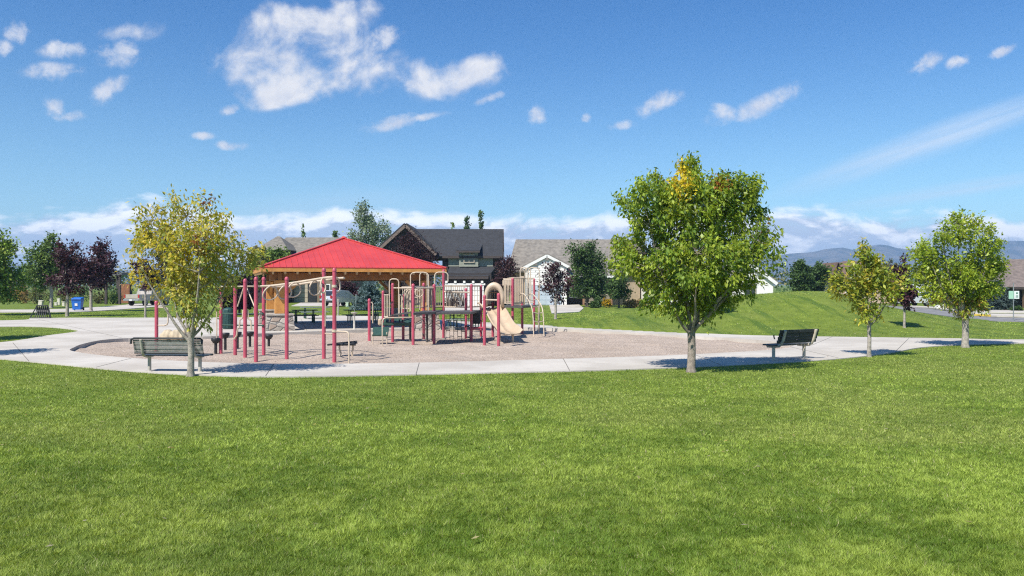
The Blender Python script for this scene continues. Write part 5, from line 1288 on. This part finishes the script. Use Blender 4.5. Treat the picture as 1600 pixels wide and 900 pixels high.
def street_sign():
    py = 502; d = dof(py); root = empty('street_sign', (X(1583.5, d), d, 0), 'pole with a pale green and a white panel at the street edge on the right', 'sign')
    s = d/F; lz = lambda q: EYE-(q-HZ)/F*d
    b = MB(); b.tube([(0,0,-.1),(0,0,lz(442))], .03, 8); b.build('pole', GALV, root)
    g = MB(); g.box((-4.2*s,-.045,lz(460.8)), (7.6*s,.02,12.4*s), bev=.008); g.build('panel', mat('sign_green', (.36,.60,.44), .5, .03, 5), root)
    w = MB(); w.box((4.4*s,-.045,lz(460.8)), (7.8*s,.02,12.4*s), bev=.008); wo = w.build('panel', mat('sign_white', (.74,.78,.74), .5, .03, 5), root)
    i = MB(); i.box((4.6*s,-.058,lz(458.0)), (3.0*s,.006,2.6*s)); i.box((3.4*s,-.058,lz(464.0)), (1.2*s,.006,2.4*s)); i.box((5.8*s,-.058,lz(464.0)), (1.2*s,.006,2.4*s)); i.box((4.6*s,-.058,lz(462)), (3.6*s,.006,1.0*s)); i.build('emblem', mat('sign_ink', (.10,.22,.16), .6, .05, 5), wo)
street_sign()
def post_thing(px, py, top, r, label, m, name, cat):
    d = dof(py); root = empty(name, (X(px, d), d, 0), label, cat)
    b = MB(); b.tube([(0,0,-.1),(0,0,EYE-(top-HZ)/F*d)], r, 8); b.lathe([(r*1.3,0),(r*1.3,.03),(0,.05)], (0,0,EYE-(top-HZ)/F*d), 10); b.build('pole', m, root)
post_thing(556.5, 482, 461, .07, 'short grey marker post at the edge of the lawn left of the blue spruce', GALV, 'marker_post', 'post')
post_thing(528.5, 493, 468, .06, 'thin pale post on the grass behind the ring ladder', LEGT, 'marker_post', 'post')
def fountain():
    py = 514.5; d = dof(py, SLAB_Z); root = empty('drinking_fountain', (X(553.5, d), d, SLAB_Z), 'pale drinking fountain on a thin post at the rim of the plaza', 'fountain')
    b = MB(); b.lathe([(.11,0),(.11,.02),(.05,.04),(.045,.74),(.06,.78)], n=14); b.build('pedestal', LEGT, root)
    b = MB(); b.lathe([(.05,.76),(.16,.82),(.185,.86),(.17,.86),(.05,.81),(0,.81)], n=18); b.build('basin', LEGT, root)
    b = MB(); b.tube([(0,.10,.84),(0,.10,.98),(0,.06,1.03),(0,.02,1.0)], .018, 8); b.build('spout', GALV, root)
fountain()

# ------------------------------------------------------------------ playground
GZ = PIT_Z
def gd(py): return dof(py, GZ)
def post(b, px, top, py, r=.061, d=None):
    d = d or gd(py); x = X(px, d); zt = EYE-(top-HZ)/F*d
    b.tube([(x,d,GZ-.25),(x,d,zt-.03)], r, 14); b.lathe([(r*1.12,-.05),(r*1.12,0),(r*.9,.035),(r*.5,.06),(0,.068)], (x,d,zt-.03), 14)
    return Vector((x, d, zt))
def posts(root, spec, m=PINKP):
    out = {}
    for k, (px, top, py) in spec.items():
        b = MB(); out[k] = post(b, px, top, py); b.build('post', m, root, world=True)
    return out
def part(root, name, m, fn):
    b = MB(); fn(b); return b.build(name, m, root, world=True)

# -- ring ladder on four posts
def ring_ladder():
    base = Vector((X(448, gd(560)), gd(560), GZ))
    root = empty('ring_ladder', base, 'overhead climbing rail with hanging tan loops between raspberry posts', 'ring ladder')
    ps = posts(root, {'a': (412,434,553), 'b': (448,434,560), 'c': (506,420,560), 'd': (522.5,420,567)})
    dA, dC = gd(556), gd(563)
    r0 = pt(407,447.5,dA); r1 = pt(430,446,dA+.1); r2 = pt(455,442.5,dA-.3); r3 = pt(490,437,dA-.9); r4 = pt(508,434,dC+.1); r5 = pt(523,433,dC-.2)
    rail = catmull([tuple(v) for v in (r0,r1,r2,r3,r4,r5)], 5, False)
    part(root, 'overhead_rail', TAN, lambda b: b.tube(rail, .040, 10))
    off = Vector((.10, .95, -.02))
    rail2 = [Vector(p)+off for p in rail]
    part(root, 'overhead_rail', TAN, lambda b: b.tube(rail2, .040, 10))
    n = len(rail)
    for k, f in enumerate((.17,.30,.44,.58,.76,.93)):
        p = Vector(rail[int(f*(n-1))])+off*.5*(k%2); wid = (.22,.20,.21,.16,.05,.10)[k]
        lp = []
        for j in range(21):
            a = 2*math.pi*j/20; lp.append(p+Vector((wid*math.sin(a)*(.55+.45*(1-math.cos(a))/2)*1.1 - .10*(k<3)*(1-math.cos(a))/2, .16*math.sin(a), -.24*(1-math.cos(a)))))
        part(root, 'hanging_loop', TAN, lambda b: b.tube(lp, .026, 8))
    # hand rail beside the end post
    d5 = gd(567)
    part(root, 'hand_rail', TAN, lambda b: b.tube([pt(523,517.5,d5),pt(540,518.2,d5-.15),pt(543.6,519.2,d5-.18),pt(545.2,522,d5-.2),pt(545.5,569.5,d5-.2)], .026, 8))
    for zz in (447, 517): part(root, 'clamp', TAN, lambda b: b.tube([pt(522.5,zz-2,d5),pt(522.5,zz+2,d5)], .082, 12))
    part(root, 'foot_bar', TAN, lambda b: b.tube([pt(508,521,gd(560)),pt(522,522,d5)], .022, 8))
    part(root, 'climbing_pole', TAN, lambda b: b.tube([pt(508.5,436,gd(560)-.1),pt(508.5,452,gd(560)-.1),pt(508.2,510,gd(560)-.1)], .018, 6))
ring_ladder()
# -- exercise station on the left
def exercise_station():
    base = Vector((X(383, gd(557)), gd(557), GZ))
    root = empty('exercise_station', base, 'raspberry posts with a tan bar, dark rails and hand cranks behind the yellowing tree', 'exercise station')
    ps = posts(root, {'a': (345,452,551), 'b': (367.5,446,554), 'c': (383,437,557), 'd': (400,434,562)})
    d = gd(556)
    part(root, 'pull_up_bar', TAN, lambda b: b.tube([pt(345,448,gd(551)),pt(383,447.5,d),pt(413,447.5,gd(553))], .026, 8))
    part(root, 'strut', TAN, lambda b: b.tube([pt(384,446,d),pt(398.5,481,d-.4)], .022, 8))
    part(root, 'strut', TAN, lambda b: b.tube([pt(382,446,d),pt(371,479,d+.2)], .022, 8))
    for y in (490, 508): part(root, 'side_rail', GREENP, lambda b: b.tube([pt(346,y,gd(551)),pt(412,y+.5,gd(553)-.1)], .026, 8))
    part(root, 'hand_crank', TAN, lambda b: b.tube([pt(374,513,d-.2),pt(374.5,500,d-.2),pt(379,497,d-.2),pt(380,485,d-.2),pt(383,482,d-.2),pt(387,485,d-.2),pt(388,498,d-.2),pt(392,501,d-.2),pt(393,516,d-.2)], .028, 8))
    part(root, 'hand_crank', TAN, lambda b: b.tube([pt(366,530,gd(554)-.1),pt(370,524,gd(554)-.2),pt(371.5,512,gd(554)-.2)], .028, 8))
    part(root, 'pole', TAN, lambda b: b.tube([pt(338.5,480,gd(551)),pt(338.5,551,gd(551))], .022, 8))
exercise_station()
def step_pods():
    for px, top, py, lb in ((337,528,551.5,'black stepping pod half hidden by the yellowing tree crown, nearest the tree'),(352,520,546,'black stepping pod between the first two raspberry posts'),(371,518.5,544,'black stepping pod behind the hand crank'),(390.5,518,541.5,'black stepping pod right of the hand cranks'),(420,522.5,541,'black stepping pod standing alone at the right end of the pods')):
        d = gd(py); root = empty('stepping_pod', (X(px,d), d, GZ), lb, 'stepping pod', 'black stepping pods in the gravel')
        h = (py-top)/F*d
        b = MB(); b.lathe([(.05,-.2),(.05,h-.16)], n=12); b.build('stem', BLACKP, root)
        b = MB(); b.lathe([(.05,h-.19),(.09,h-.185),(.12,h-.13),(.15,h-.10),(.155,h-.06),(.155,h-.01),(.14,h),(.12,h-.012),(0,h-.012)], n=20); b.build('cup', BLACKP, root)
step_pods()
def chin_up_post():
    py = 553; d = gd(py); root = empty('chin_up_post', (X(244.5,d), d, GZ), 'single raspberry post with a tan loop rail behind the grey mesh bench', 'exercise post')
    posts(root, {'a': (244.5,471,py)})
    part(root, 'loop_rail', TAN, lambda b: b.tube([pt(245,480,d),pt(258,480.5,d),pt(261,482,d),pt(262.5,485,d),pt(262.5,503,d),pt(261,507,d),pt(257,508.5,d),pt(245,508.5,d)], .026, 8))
chin_up_post()
def log_tunnel():
    py = 535.5; d = gd(py); root = empty('tan_boulder_log', (X(272,d), d, GZ), 'tan log shaped climbing rock behind the grey mesh bench', 'climbing rock', rz=R(3))
    w = 40/F*d; b = MB(); ns, nr = 26, 16; V = []
    for i in range(ns):
        t = i/(ns-1)*2-1; rr = .30*(1-abs(t)**6*.45)*(1+.10*math.sin(t*9)+.06*math.sin(t*17+1))
        for j in range(nr):
            a = 2*math.pi*j/nr; q = rr*(1+.05*math.sin(a*3+t*7)); V.append((t*w/2, math.cos(a)*q, .24+math.sin(a)*q*.95))
    b.add(V, [(i*nr+j, i*nr+(j+1)%nr, (i+1)*nr+(j+1)%nr, (i+1)*nr+j) for i in range(ns-1) for j in range(nr)]+[tuple(range(nr))[::-1], tuple(range((ns-1)*nr, ns*nr))], True)
    b.build('rock_body', mat('tan_rock', (.50,.41,.28), .85, .12, 4, .5, 14), root)
log_tunnel()
def balance_seat():
    py = 557; d = gd(py); root = empty('balance_seat', (X(541,d), d, GZ), 'low dark net seat on pale legs in gravel beside the ring ladder end post', 'play seat', rz=R(12)); s = d/F
    h = .40
    b = MB(); n = 9; 
    for k in range(n):
        x = -.30+.60*k/(n-1); b.tube([(x,-.15,h+.02*math.cos(x*8)),(x,.15,h+.03+.02*math.cos(x*8))], .016, 5)
    for k in range(4):
        y = -.15+.10*k; b.tube([(-.30+.6*j/8, y, h+.02*math.cos((-.30+.6*j/8)*8)+.03*k/3) for j in range(9)], .018, 5)
    b.tube([(-.36,-.16,h),(.36,-.15,h+.06),(.36,.16,h+.09),(-.36,.16,h+.03),(-.36,-.16,h)], .026, 8); b.box((.0,0,h-.02),(.58,.26,.015)); b.build('seat', BLACKP, root)
    b = MB(); b.tube([(-.36,0,h+.02),(-.62,-.02,h+.0)], .03, 8); b.build('handle', BLACKP, root)
    for sx in (-1, 1): b = MB(); b.tube([(sx*.22,-.06,h-.02),(sx*.22,-.02,h*.6),(sx*.18,.0,h*.3),(sx*.24,.0,-.1)], .032, 8); b.build('leg', TAN, root)
balance_seat()

# -- the main play structure
def play_structure():
    base = Vector((X(700, 33), 33, GZ))
    root = empty('play_structure', base, 'large climbing structure with raspberry posts, tan rails, dark decks and a tan slide', 'play structure')
    spec = {'A': (645.5,444.5,539), 'B': (662,443,530), 'Cc': (678.3,445,536), 'D': (693,422,528), 'E': (736.5,445,534), 'Fp': (751.5,446,526.5), 'Gp': (757,462,538.3), 'H': (779,459,541),
            'M': (577,467.7,533), 'O': (613.5,443.5,533), 'J': (834.5,436,517), 'N': (598.5,455,526)}
    p = posts(root, spec)
    def ipost(px, top, d, m=PINKP):
        b = MB(); x = X(px,d); zt = EYE-(top-HZ)/F*d; b.tube([(x,d,GZ-.2),(x,d,zt)], .061, 14); b.lathe([(.068,-.03),(.062,.02),(.035,.05),(0,.055)], (x,d,zt), 14); b.build('post', m, root, world=True); return Vector((x,d,zt))
    I = ipost(801,436,38.0); K = ipost(816,470,39.4); Lp = ipost(770,474,36.4); Q = ipost(630,462,35.0); S1 = ipost(728,452,35.8)
    DK = mat('deck_coating', (.080,.074,.072), .65, .12, 9); DZ = 1.22
    def deck(pts, z, th=.07):
        def f(b):
            q = [(v[0], v[1], z) for v in pts]; b.slab(q if (Vector(q[1])-Vector(q[0])).cross(Vector(q[2])-Vector(q[0])).z > 0 else q[::-1], th)
            for i in range(len(q)): b.bar(Vector(q[i])-Vector((0,0,.05)), Vector(q[(i+1)%len(q)])-Vector((0,0,.045)), .04, .065)
        part(root, 'deck', DK, f)
    xy = lambda px, d: (X(px,d), d)
    deck([xy(646,31.2), xy(678,31.9), xy(692,34.6), xy(662,33.8)], DZ)
    deck([xy(680,32.2), xy(736,32.6), xy(751,35.4), xy(693,34.6)], DZ-.03)
    deck([xy(753,35.6), xy(785,35.9), xy(788,37.2), xy(754,37.0)], DZ+.02)
    deck([xy(785,38.2), xy(816,37.4), xy(838,38.8), xy(829,41), xy(797,41)], 1.30)
    # arched bridge on the left with bars
    ba = [pt(600,497,34.6), pt(612,491.5,34.2), pt(628,489,33.8), pt(646,486.5,33.4)]
    def brd(b):
        c = catmull([tuple(v) for v in ba], 5, False)
        for i in range(len(c)-1):
            a, e = Vector(c[i]), Vector(c[i+1]); b.slab([a+Vector((0,-.35,0)), e+Vector((0,-.35,0)), e+Vector((0,.35,0)), a+Vector((0,.35,0))], .06)
    part(root, 'arched_bridge', DK, brd)
    # side barriers: top and bottom rail with upright bars
    def barrier(a, e, z0, z1, n, m=TAN, r=.020, name='barrier'):
        a = Vector(a); e = Vector(e)
        def f(b):
            b.tube([(a.x,a.y,z1),(e.x,e.y,z1)], r*1.3, 8); b.tube([(a.x,a.y,z0),(e.x,e.y,z0)], r*1.2, 8)
            for k in range(n):
                q = a+(e-a)*((k+.5)/n); b.tube([(q.x,q.y,z0),(q.x,q.y,z1)], r*.85, 6)
        return part(root, name, m, f)
    zt = lambda py, d: EYE-(py-HZ)/F*d
    barrier(p['B'], p['D'], 1.32, 2.22, 9); barrier((X(646,33.9),33.9,0), p['B'], 1.32, 2.22, 6)
    barrier(p['D'], S1, 1.30, 2.24, 12); barrier(S1, p['Fp'], 1.30, 2.24, 6)
    barrier((X(628,34.6),34.6,0), (X(645,33.6),33.6,0), 1.28, 2.2, 6)
    part(root, 'top_rail', TAN, lambda b: b.tube([pt(615,450,gd(533)), pt(645,450,gd(539))], .03, 8))
    part(root, 'top_rail', TAN, lambda b: b.tube([pt(646,450,gd(539)), pt(678,450,gd(536))], .03, 8))
    part(root, 'top_rail', TAN, lambda b: b.tube([pt(694,456,gd(528)), pt(735.5,457,gd(534))], .034, 8))
    part(root, 'top_rail', TAN, lambda b: b.tube([pt(757,468.5,gd(538)), pt(778,469,gd(541))], .034, 8))
    # curved bars over the bridge (a row of arches)
    for k in range(5):
        px = 628+k*4.2; d = 34.0-.12*k
        part(root, 'arch_bar', TAN, lambda b: b.tube([pt(px,492-k*1.2,d), pt(px,466,d), pt(px+1.5,459,d), pt(px+5,453.5,d), pt(px+11,451,d)], .020, 6))
    part(root, 'ring', TAN, lambda b: b.tube(arc(pt(655,457.5,33), .16, 0, 360, 16, (1,.2,0)), .02, 6))
    part(root, 'ring', TAN, lambda b: b.tube(arc(pt(650,459,33.2), .16, 0, 360, 16, (1,.2,0)), .02, 6))
    # tall hoops at the entries
    def hoop(px0, px1, top, bot, d, r=.024, bot2=None):
        w = px1-px0; part(root, 'hoop_rail', TAN, lambda b: b.tube([pt(px0,bot,d), pt(px0,top+4,d), pt(px0+w*.10,top+1.2,d), pt(px0+w*.28,top,d), pt(px1-w*.28,top,d), pt(px1-w*.10,top+1.2,d), pt(px1,top+4,d), pt(px1,bot2 or bot,d)], r, 8))
    hoop(608.5, 623, 436, 494, 33.6); hoop(641.5, 669.5, 425.5, 486, 33.6); hoop(656, 667.5, 425.8, 484, 34.0); hoop(679.5, 700, 425.3, 486, 34.2, bot2=440)
    hoop(813, 823.5, 418.2, 480, 39.0); hoop(826, 842.5, 418.2, 478, 39.2, bot2=520); hoop(820.5, 829, 419, 470, 40)
    barrier((X(600,34),34,0), (X(607,34),34,0), zt(495,34), zt(461,34), 3); barrier((X(623,34),34,0), (X(629,34),34,0), zt(494,34), zt(461,34), 2)
    # low rails at the left end and steps with green tops
    part(root, 'hand_rail', TAN, lambda b: b.tube([pt(577.5,472,gd(533)), pt(581,472.5,gd(533)), pt(582.5,475,gd(533)), pt(582.5,505,gd(533))], .024, 8))
    part(root, 'hand_rail', TAN, lambda b: b.tube([pt(613,474,gd(533)), pt(610,475,gd(533)), pt(608.5,478,gd(533)), pt(608.5,508,gd(533))], .024, 8))
    dd = gd(541); part(root, 'hand_rail', TAN, lambda b: b.tube([pt(644,496,gd(539)), pt(603,496.5,dd), pt(599.5,498,dd), pt(597.5,502,dd), pt(597.5,542,dd)], .026, 8))
    def green(b):
        d = 34.2; b.slab([pt(598.5,507,d), pt(641,507.3,d), pt(645,497,d+1.0), pt(601,496.5,d+1.0)], .05); b.slab([pt(598.5,507.3,d), pt(598.5,504,d), pt(641,504,d), pt(641,507.6,d)], .04)
    part(root, 'transfer_deck', GREENP, green)
    part(root, 'transfer_slot', BLACKP, lambda b: [b.box(pt(x,501,34.55), (.05,.06,.10)) for x in (624,629)])
    part(root, 'support', DK, lambda b: [b.tube([(X(px,dq),dq,GZ-.1),(X(px,dq),dq,z)], .05, 8) for px, dq, z in ((630,35.0,.75),(641,34.4,.7),(667,33.6,1.15),(676,33.9,1.15))])
    def step(b):
        d = 32.2; b.slab([pt(581.5,523.5,d), pt(606,523.5,d), pt(608,511,d+.9), pt(583,511,d+.9)], .05)
    st = part(root, 'step', GREENP, step)
    for px in (582.5, 604.5): part(root, 'step_leg', TAN, lambda b: b.tube([pt(px,519,32.3), (pt(px,519,32.3)+Vector((0,0,-.6)))], .022, 6))
    part(root, 'step_block', TANPL, lambda b: b.box(pt(594,503,36.0), (.18,.24,.3), bev=.06))
    # chain climbing net between D and E
    def net(b):
        A, E = pt(693,485,gd(528)-1.0), pt(736,485,gd(534)-.3); cols = 7
        for k in range(cols):
            t = k/(cols-1)*.8+.1; top = A.lerp(E, t); foot = pt(690+47*t+2, 531+2*t, 34.6-1.5*t); foot.z = GZ; pts_ = [top.lerp(foot, q/5) for q in range(6)]; b.tube(pts_, .011, 5)
        for j in range(1, 6):
            q = j/6; 
            for k in range(cols-1):
                if (j+k) % 2: continue
                t0, t1 = k/(cols-1)*.8+.1, (k+1)/(cols-1)*.8+.1
                f0 = pt(690+47*t0+2, 531, 34.6-1.5*t0); f1 = pt(690+47*t1+2, 531, 34.6-1.5*t1); f0.z = f1.z = GZ
                b.tube([A.lerp(E,t0).lerp(f0,q), A.lerp(E,t1).lerp(f1,q)], .016, 5)
    part(root, 'climbing_net', BLACKP, net)
    def rack(b):                                   # dark wavy bars behind the net
        for k in range(12):
            px = 697+k*2.3; d = 35.5; b.tube([pt(px,453,d), pt(px+1.2,462,d), pt(px+2.2,470,d), pt(px+2.4,478,d)], .024, 5)
    part(root, 'bar_panel', DKTRIM, rack)
    part(root, 'side_panel', BLACKP, lambda b: b.box(pt(743.5,495.5,34.4), (.42,.05,.58), bev=.02))
    part(root, 'cross_rung', PINKP, lambda b: (b.tube([pt(737,512.5,gd(534)), pt(757,512,gd(538))], .04, 8), b.tube([pt(738,514.5,gd(534)), pt(751,516,gd(526))], .03, 8)))
    # slide with side walls and its entry hood
    def slide(b):
        n = 18; ctrl = [(-1.05,36.15,1.24),(-.96,35.7,1.22),(-.72,35.1,.98),(-.50,34.5,.62),(-.32,34.0,.38),(-.14,33.55,.30),(-.06,33.35,.275)]
        cc = catmull(ctrl, 4, False); hw = .47; sect = [(-hw-.05,.20),(-hw-.01,.23),(-hw+.03,.20),(-hw+.10,.05),(-.22,0),(-.04,.0),(0,.05),(.04,0),(.22,0),(hw-.10,.05),(hw-.03,.20),(hw+.01,.23),(hw+.05,.20)]
        V = []; m = len(sect)
        for i, c in enumerate(cc):
            t = Vector(cc[min(i+1,len(cc)-1)])-Vector(cc[max(i-1,0)]); t.z = 0; t.normalize(); sd = Vector((t.y,-t.x,0))*-1
            fl = 1+.16*max(0,(i/len(cc)-.6)/.4); wall = 1.25-.7*max(0,(i/len(cc)-.72)/.28)
            for (a, z) in sect: V.append(Vector(c)+sd*a*fl+Vector((0,0,z*wall)))
        k = len(V); V2 = [v-Vector((0,0,.05)) for v in V]; N = len(cc)
        f = [(i*m+j,i*m+j+1,(i+1)*m+j+1,(i+1)*m+j) for i in range(N-1) for j in range(m-1)]
        f2 = [tuple(k+q for q in x)[::-1] for x in f]
        rim = [(i*m,(i+1)*m,k+(i+1)*m,k+i*m) for i in range(N-1)]+[(i*m+m-1,k+i*m+m-1,k+(i+1)*m+m-1,(i+1)*m+m-1) for i in range(N-1)]+[(j,k+j,k+j+1,j+1) for j in range(m-1)]+[((N-1)*m+j,(N-1)*m+j+1,k+(N-1)*m+j+1,k+(N-1)*m+j) for j in range(m-1)]
        b.add(V+V2, f+f2+rim, True)
    sl = part(root, 'slide', TANPL, slide)
    part(root, 'slide_support', TAN, lambda b: [b.tube([(x,y,GZ-.1),(x,y,.30)], .045, 8) for x, y in ((-.52,33.85),(.04,33.75))])
    def hood(b):
        d0, d1 = 36.9, 35.3; n = 22; V = []
        c0 = ((757+787)/2); hwp = 15.0
        for d in (d0, d1):
            for rr in (1.0, .64 if d == d1 else .88):
                for k in range(n+1):
                    a = math.pi*(1-k/n); x = c0+hwp*1.06*math.cos(a)*rr; y = 470-29*(math.sin(a)**.75 if math.sin(a) > 0 else 0)*rr
                    V.append(pt(x, y+ (0 if 0 < k < n else 10), d))
        m = n+1
        f = [(k,k+1,2*m+k+1,2*m+k) for k in range(n)]+[(m+k,3*m+k,3*m+k+1,m+k+1) for k in range(n)]+[(k,m+k,m+k+1,k+1) for k in range(n)]+[(2*m+k,2*m+k+1,3*m+k+1,3*m+k) for k in range(n)]+[(0,2*m,3*m,m),(n,m+n,3*m+n,2*m+n)]
        b.add(V, f, True)
    part(root, 'slide_hood', mat('tan_hood', (.55,.43,.31), .45, .06, 2.5), hood)
    part(root, 'hood_fringe', WHITE, lambda b: [b.box(pt(765+k*2.6,452.5,36.0), (.05,.03,.07)) for k in range(6)])
    barrier((X(760,36.3),36.3,0), (X(778,36.6),36.6,0), 1.35, 1.95, 5)
    # right tower: tan arched panel, bars, and side panels
    def archpanel(b):
        d = 40.6; n = 14; pts_ = [(785,446)]+[(785+32*k/n, 441-8.0*math.sin(math.pi*(.12+.76*k/n))) for k in range(n+1)]+[(817,446)]
        q = [(v.x, v.z) for v in (pt(x,y,d) for x, y in pts_)]; b.prism(q, d, d+.06)
    part(root, 'roof_panel', mat('tan_hood', (.5,.4,.3)), archpanel)
    barrier((X(787,38.2),38.2,0), (X(801,38.0),38.0,0), 1.42, 2.55, 6); barrier((X(802,38.0),38.0,0), (X(822,39),39,0), 1.42, 2.62, 7); barrier((X(822,40),40,0), (X(834,40),40,0), 1.42, 2.62, 6); barrier((X(786,41),41,0), (X(815,41),41,0), 1.42, 2.6, 9)
    part(root, 'side_panel', TANPL, lambda b: b.box(pt(809,452,40.4), (.32,.05,1.2), bev=.02)); part(root, 'side_panel', TANPL, lambda b: b.box(pt(816,452,38.8), (.17,.05,1.25), bev=.02)); part(root, 'side_panel', TANPL, lambda b: b.box(pt(789.5,459,38.5), (.12,.05,.95), bev=.02))
    # arch climber with rungs
    def leg(px0, px1, py0, top, bot, d0, d1): 
        return catmull([tuple(v) for v in (pt(px0,py0+2,d0), pt(px0+3,top+.5,d0-.2), pt(px0+9,top+4,d0-.5), pt(px1-4,top+20,d1+.5), pt(px1-1,top+38,d1+.2), pt(px1,bot,d1))], 5, False)
    l1 = leg(812,834,460,458,526,38.4,36.2); l2 = leg(826,850,460,458,524.5,38.6,36.6)
    part(root, 'arch_climber', TAN, lambda b: (b.tube(l1, .026, 8), b.tube(l2, .026, 8)))
    for k in (12, 15, 18, 21): part(root, 'rung', TAN, lambda b: b.tube([l1[k], (Vector(l1[k])+Vector(l2[k]))/2+Vector((0,0,-.06)), l2[k]], .02, 8))
    part(root, 'climbing_pole', TAN, lambda b: b.tube([pt(841,455,38.6), pt(841.3,520,38.6)], .02, 8))
    part(root, 'ladder', DKTRIM, lambda b: [b.tube([pt(667.5,487,32.8), pt(667.5,531,32.8)], .018, 6), b.tube([pt(661,487,32.8), pt(661,530,32.8)], .018, 6)]+[b.tube([pt(661,y,32.8), pt(667.5,y,32.8)], .016, 6) for y in (496,505,514,522)])
play_structure()

# fallen leaves lying on the lawn and at the foot of the trees
def fallen_leaves():
    r = np.random.default_rng(5); xs = []; 
    for (px, py, n, sp) in ((1080,588,60,2.6),(300,594,46,2.4),(1360,562,26,1.6),(1508,548,36,2.2),(1100,606,30,4.5),(500,600,40,6),(1150,690,40,6),(700,640,40,5),(1250,640,40,5),(200,640,30,5)):
        d = dof(py, .02); q = r.normal(0, sp, (n, 2)); q[:, 1] = -np.abs(q[:, 1])*.8; xs.append(q+np.array([X(px, d), d-.1]))
    p = np.concatenate(xs); p = p[p[:, 1] > 4.5]; k = ~inpoly(p[:, 0], p[:, 1], PIT); p = p[k]
    on = inpoly(p[:, 0], p[:, 1], OUTER); z = np.where(on, SLAB_Z+.006, T(p[:, 0], p[:, 1])+.045)
    n = len(p); a = r.uniform(0, 2*np.pi, n); L = r.uniform(.035, .08, n); Wd = L*.5
    c = np.stack([p[:, 0], p[:, 1], z], -1); ax = np.stack([np.cos(a), np.sin(a), r.uniform(-.1, .25, n)], -1); s = np.stack([-np.sin(a), np.cos(a), r.uniform(0, .3, n)], -1)
    V = np.stack([c, c+ax*(L*.5)[:, None]+s*(Wd*.5)[:, None], c+ax*L[:, None], c+ax*(L*.5)[:, None]-s*(Wd*.5)[:, None]], 1).reshape(-1, 3)
    V[:, 2] = np.maximum(V[:, 2], np.repeat(z, 4))
    pal = np.array([(.42,.36,.10),(.50,.44,.20),(.33,.21,.06),(.45,.40,.26)]); col = pal[r.integers(0, 4, n)]*r.uniform(.7, 1.15, (n, 1))
    o = fast_mesh('fallen_leaves', V, 4, LEAF, col); o['kind'] = 'stuff'; o['label'] = 'yellow and brown leaves fallen on the lawn'
fallen_leaves()
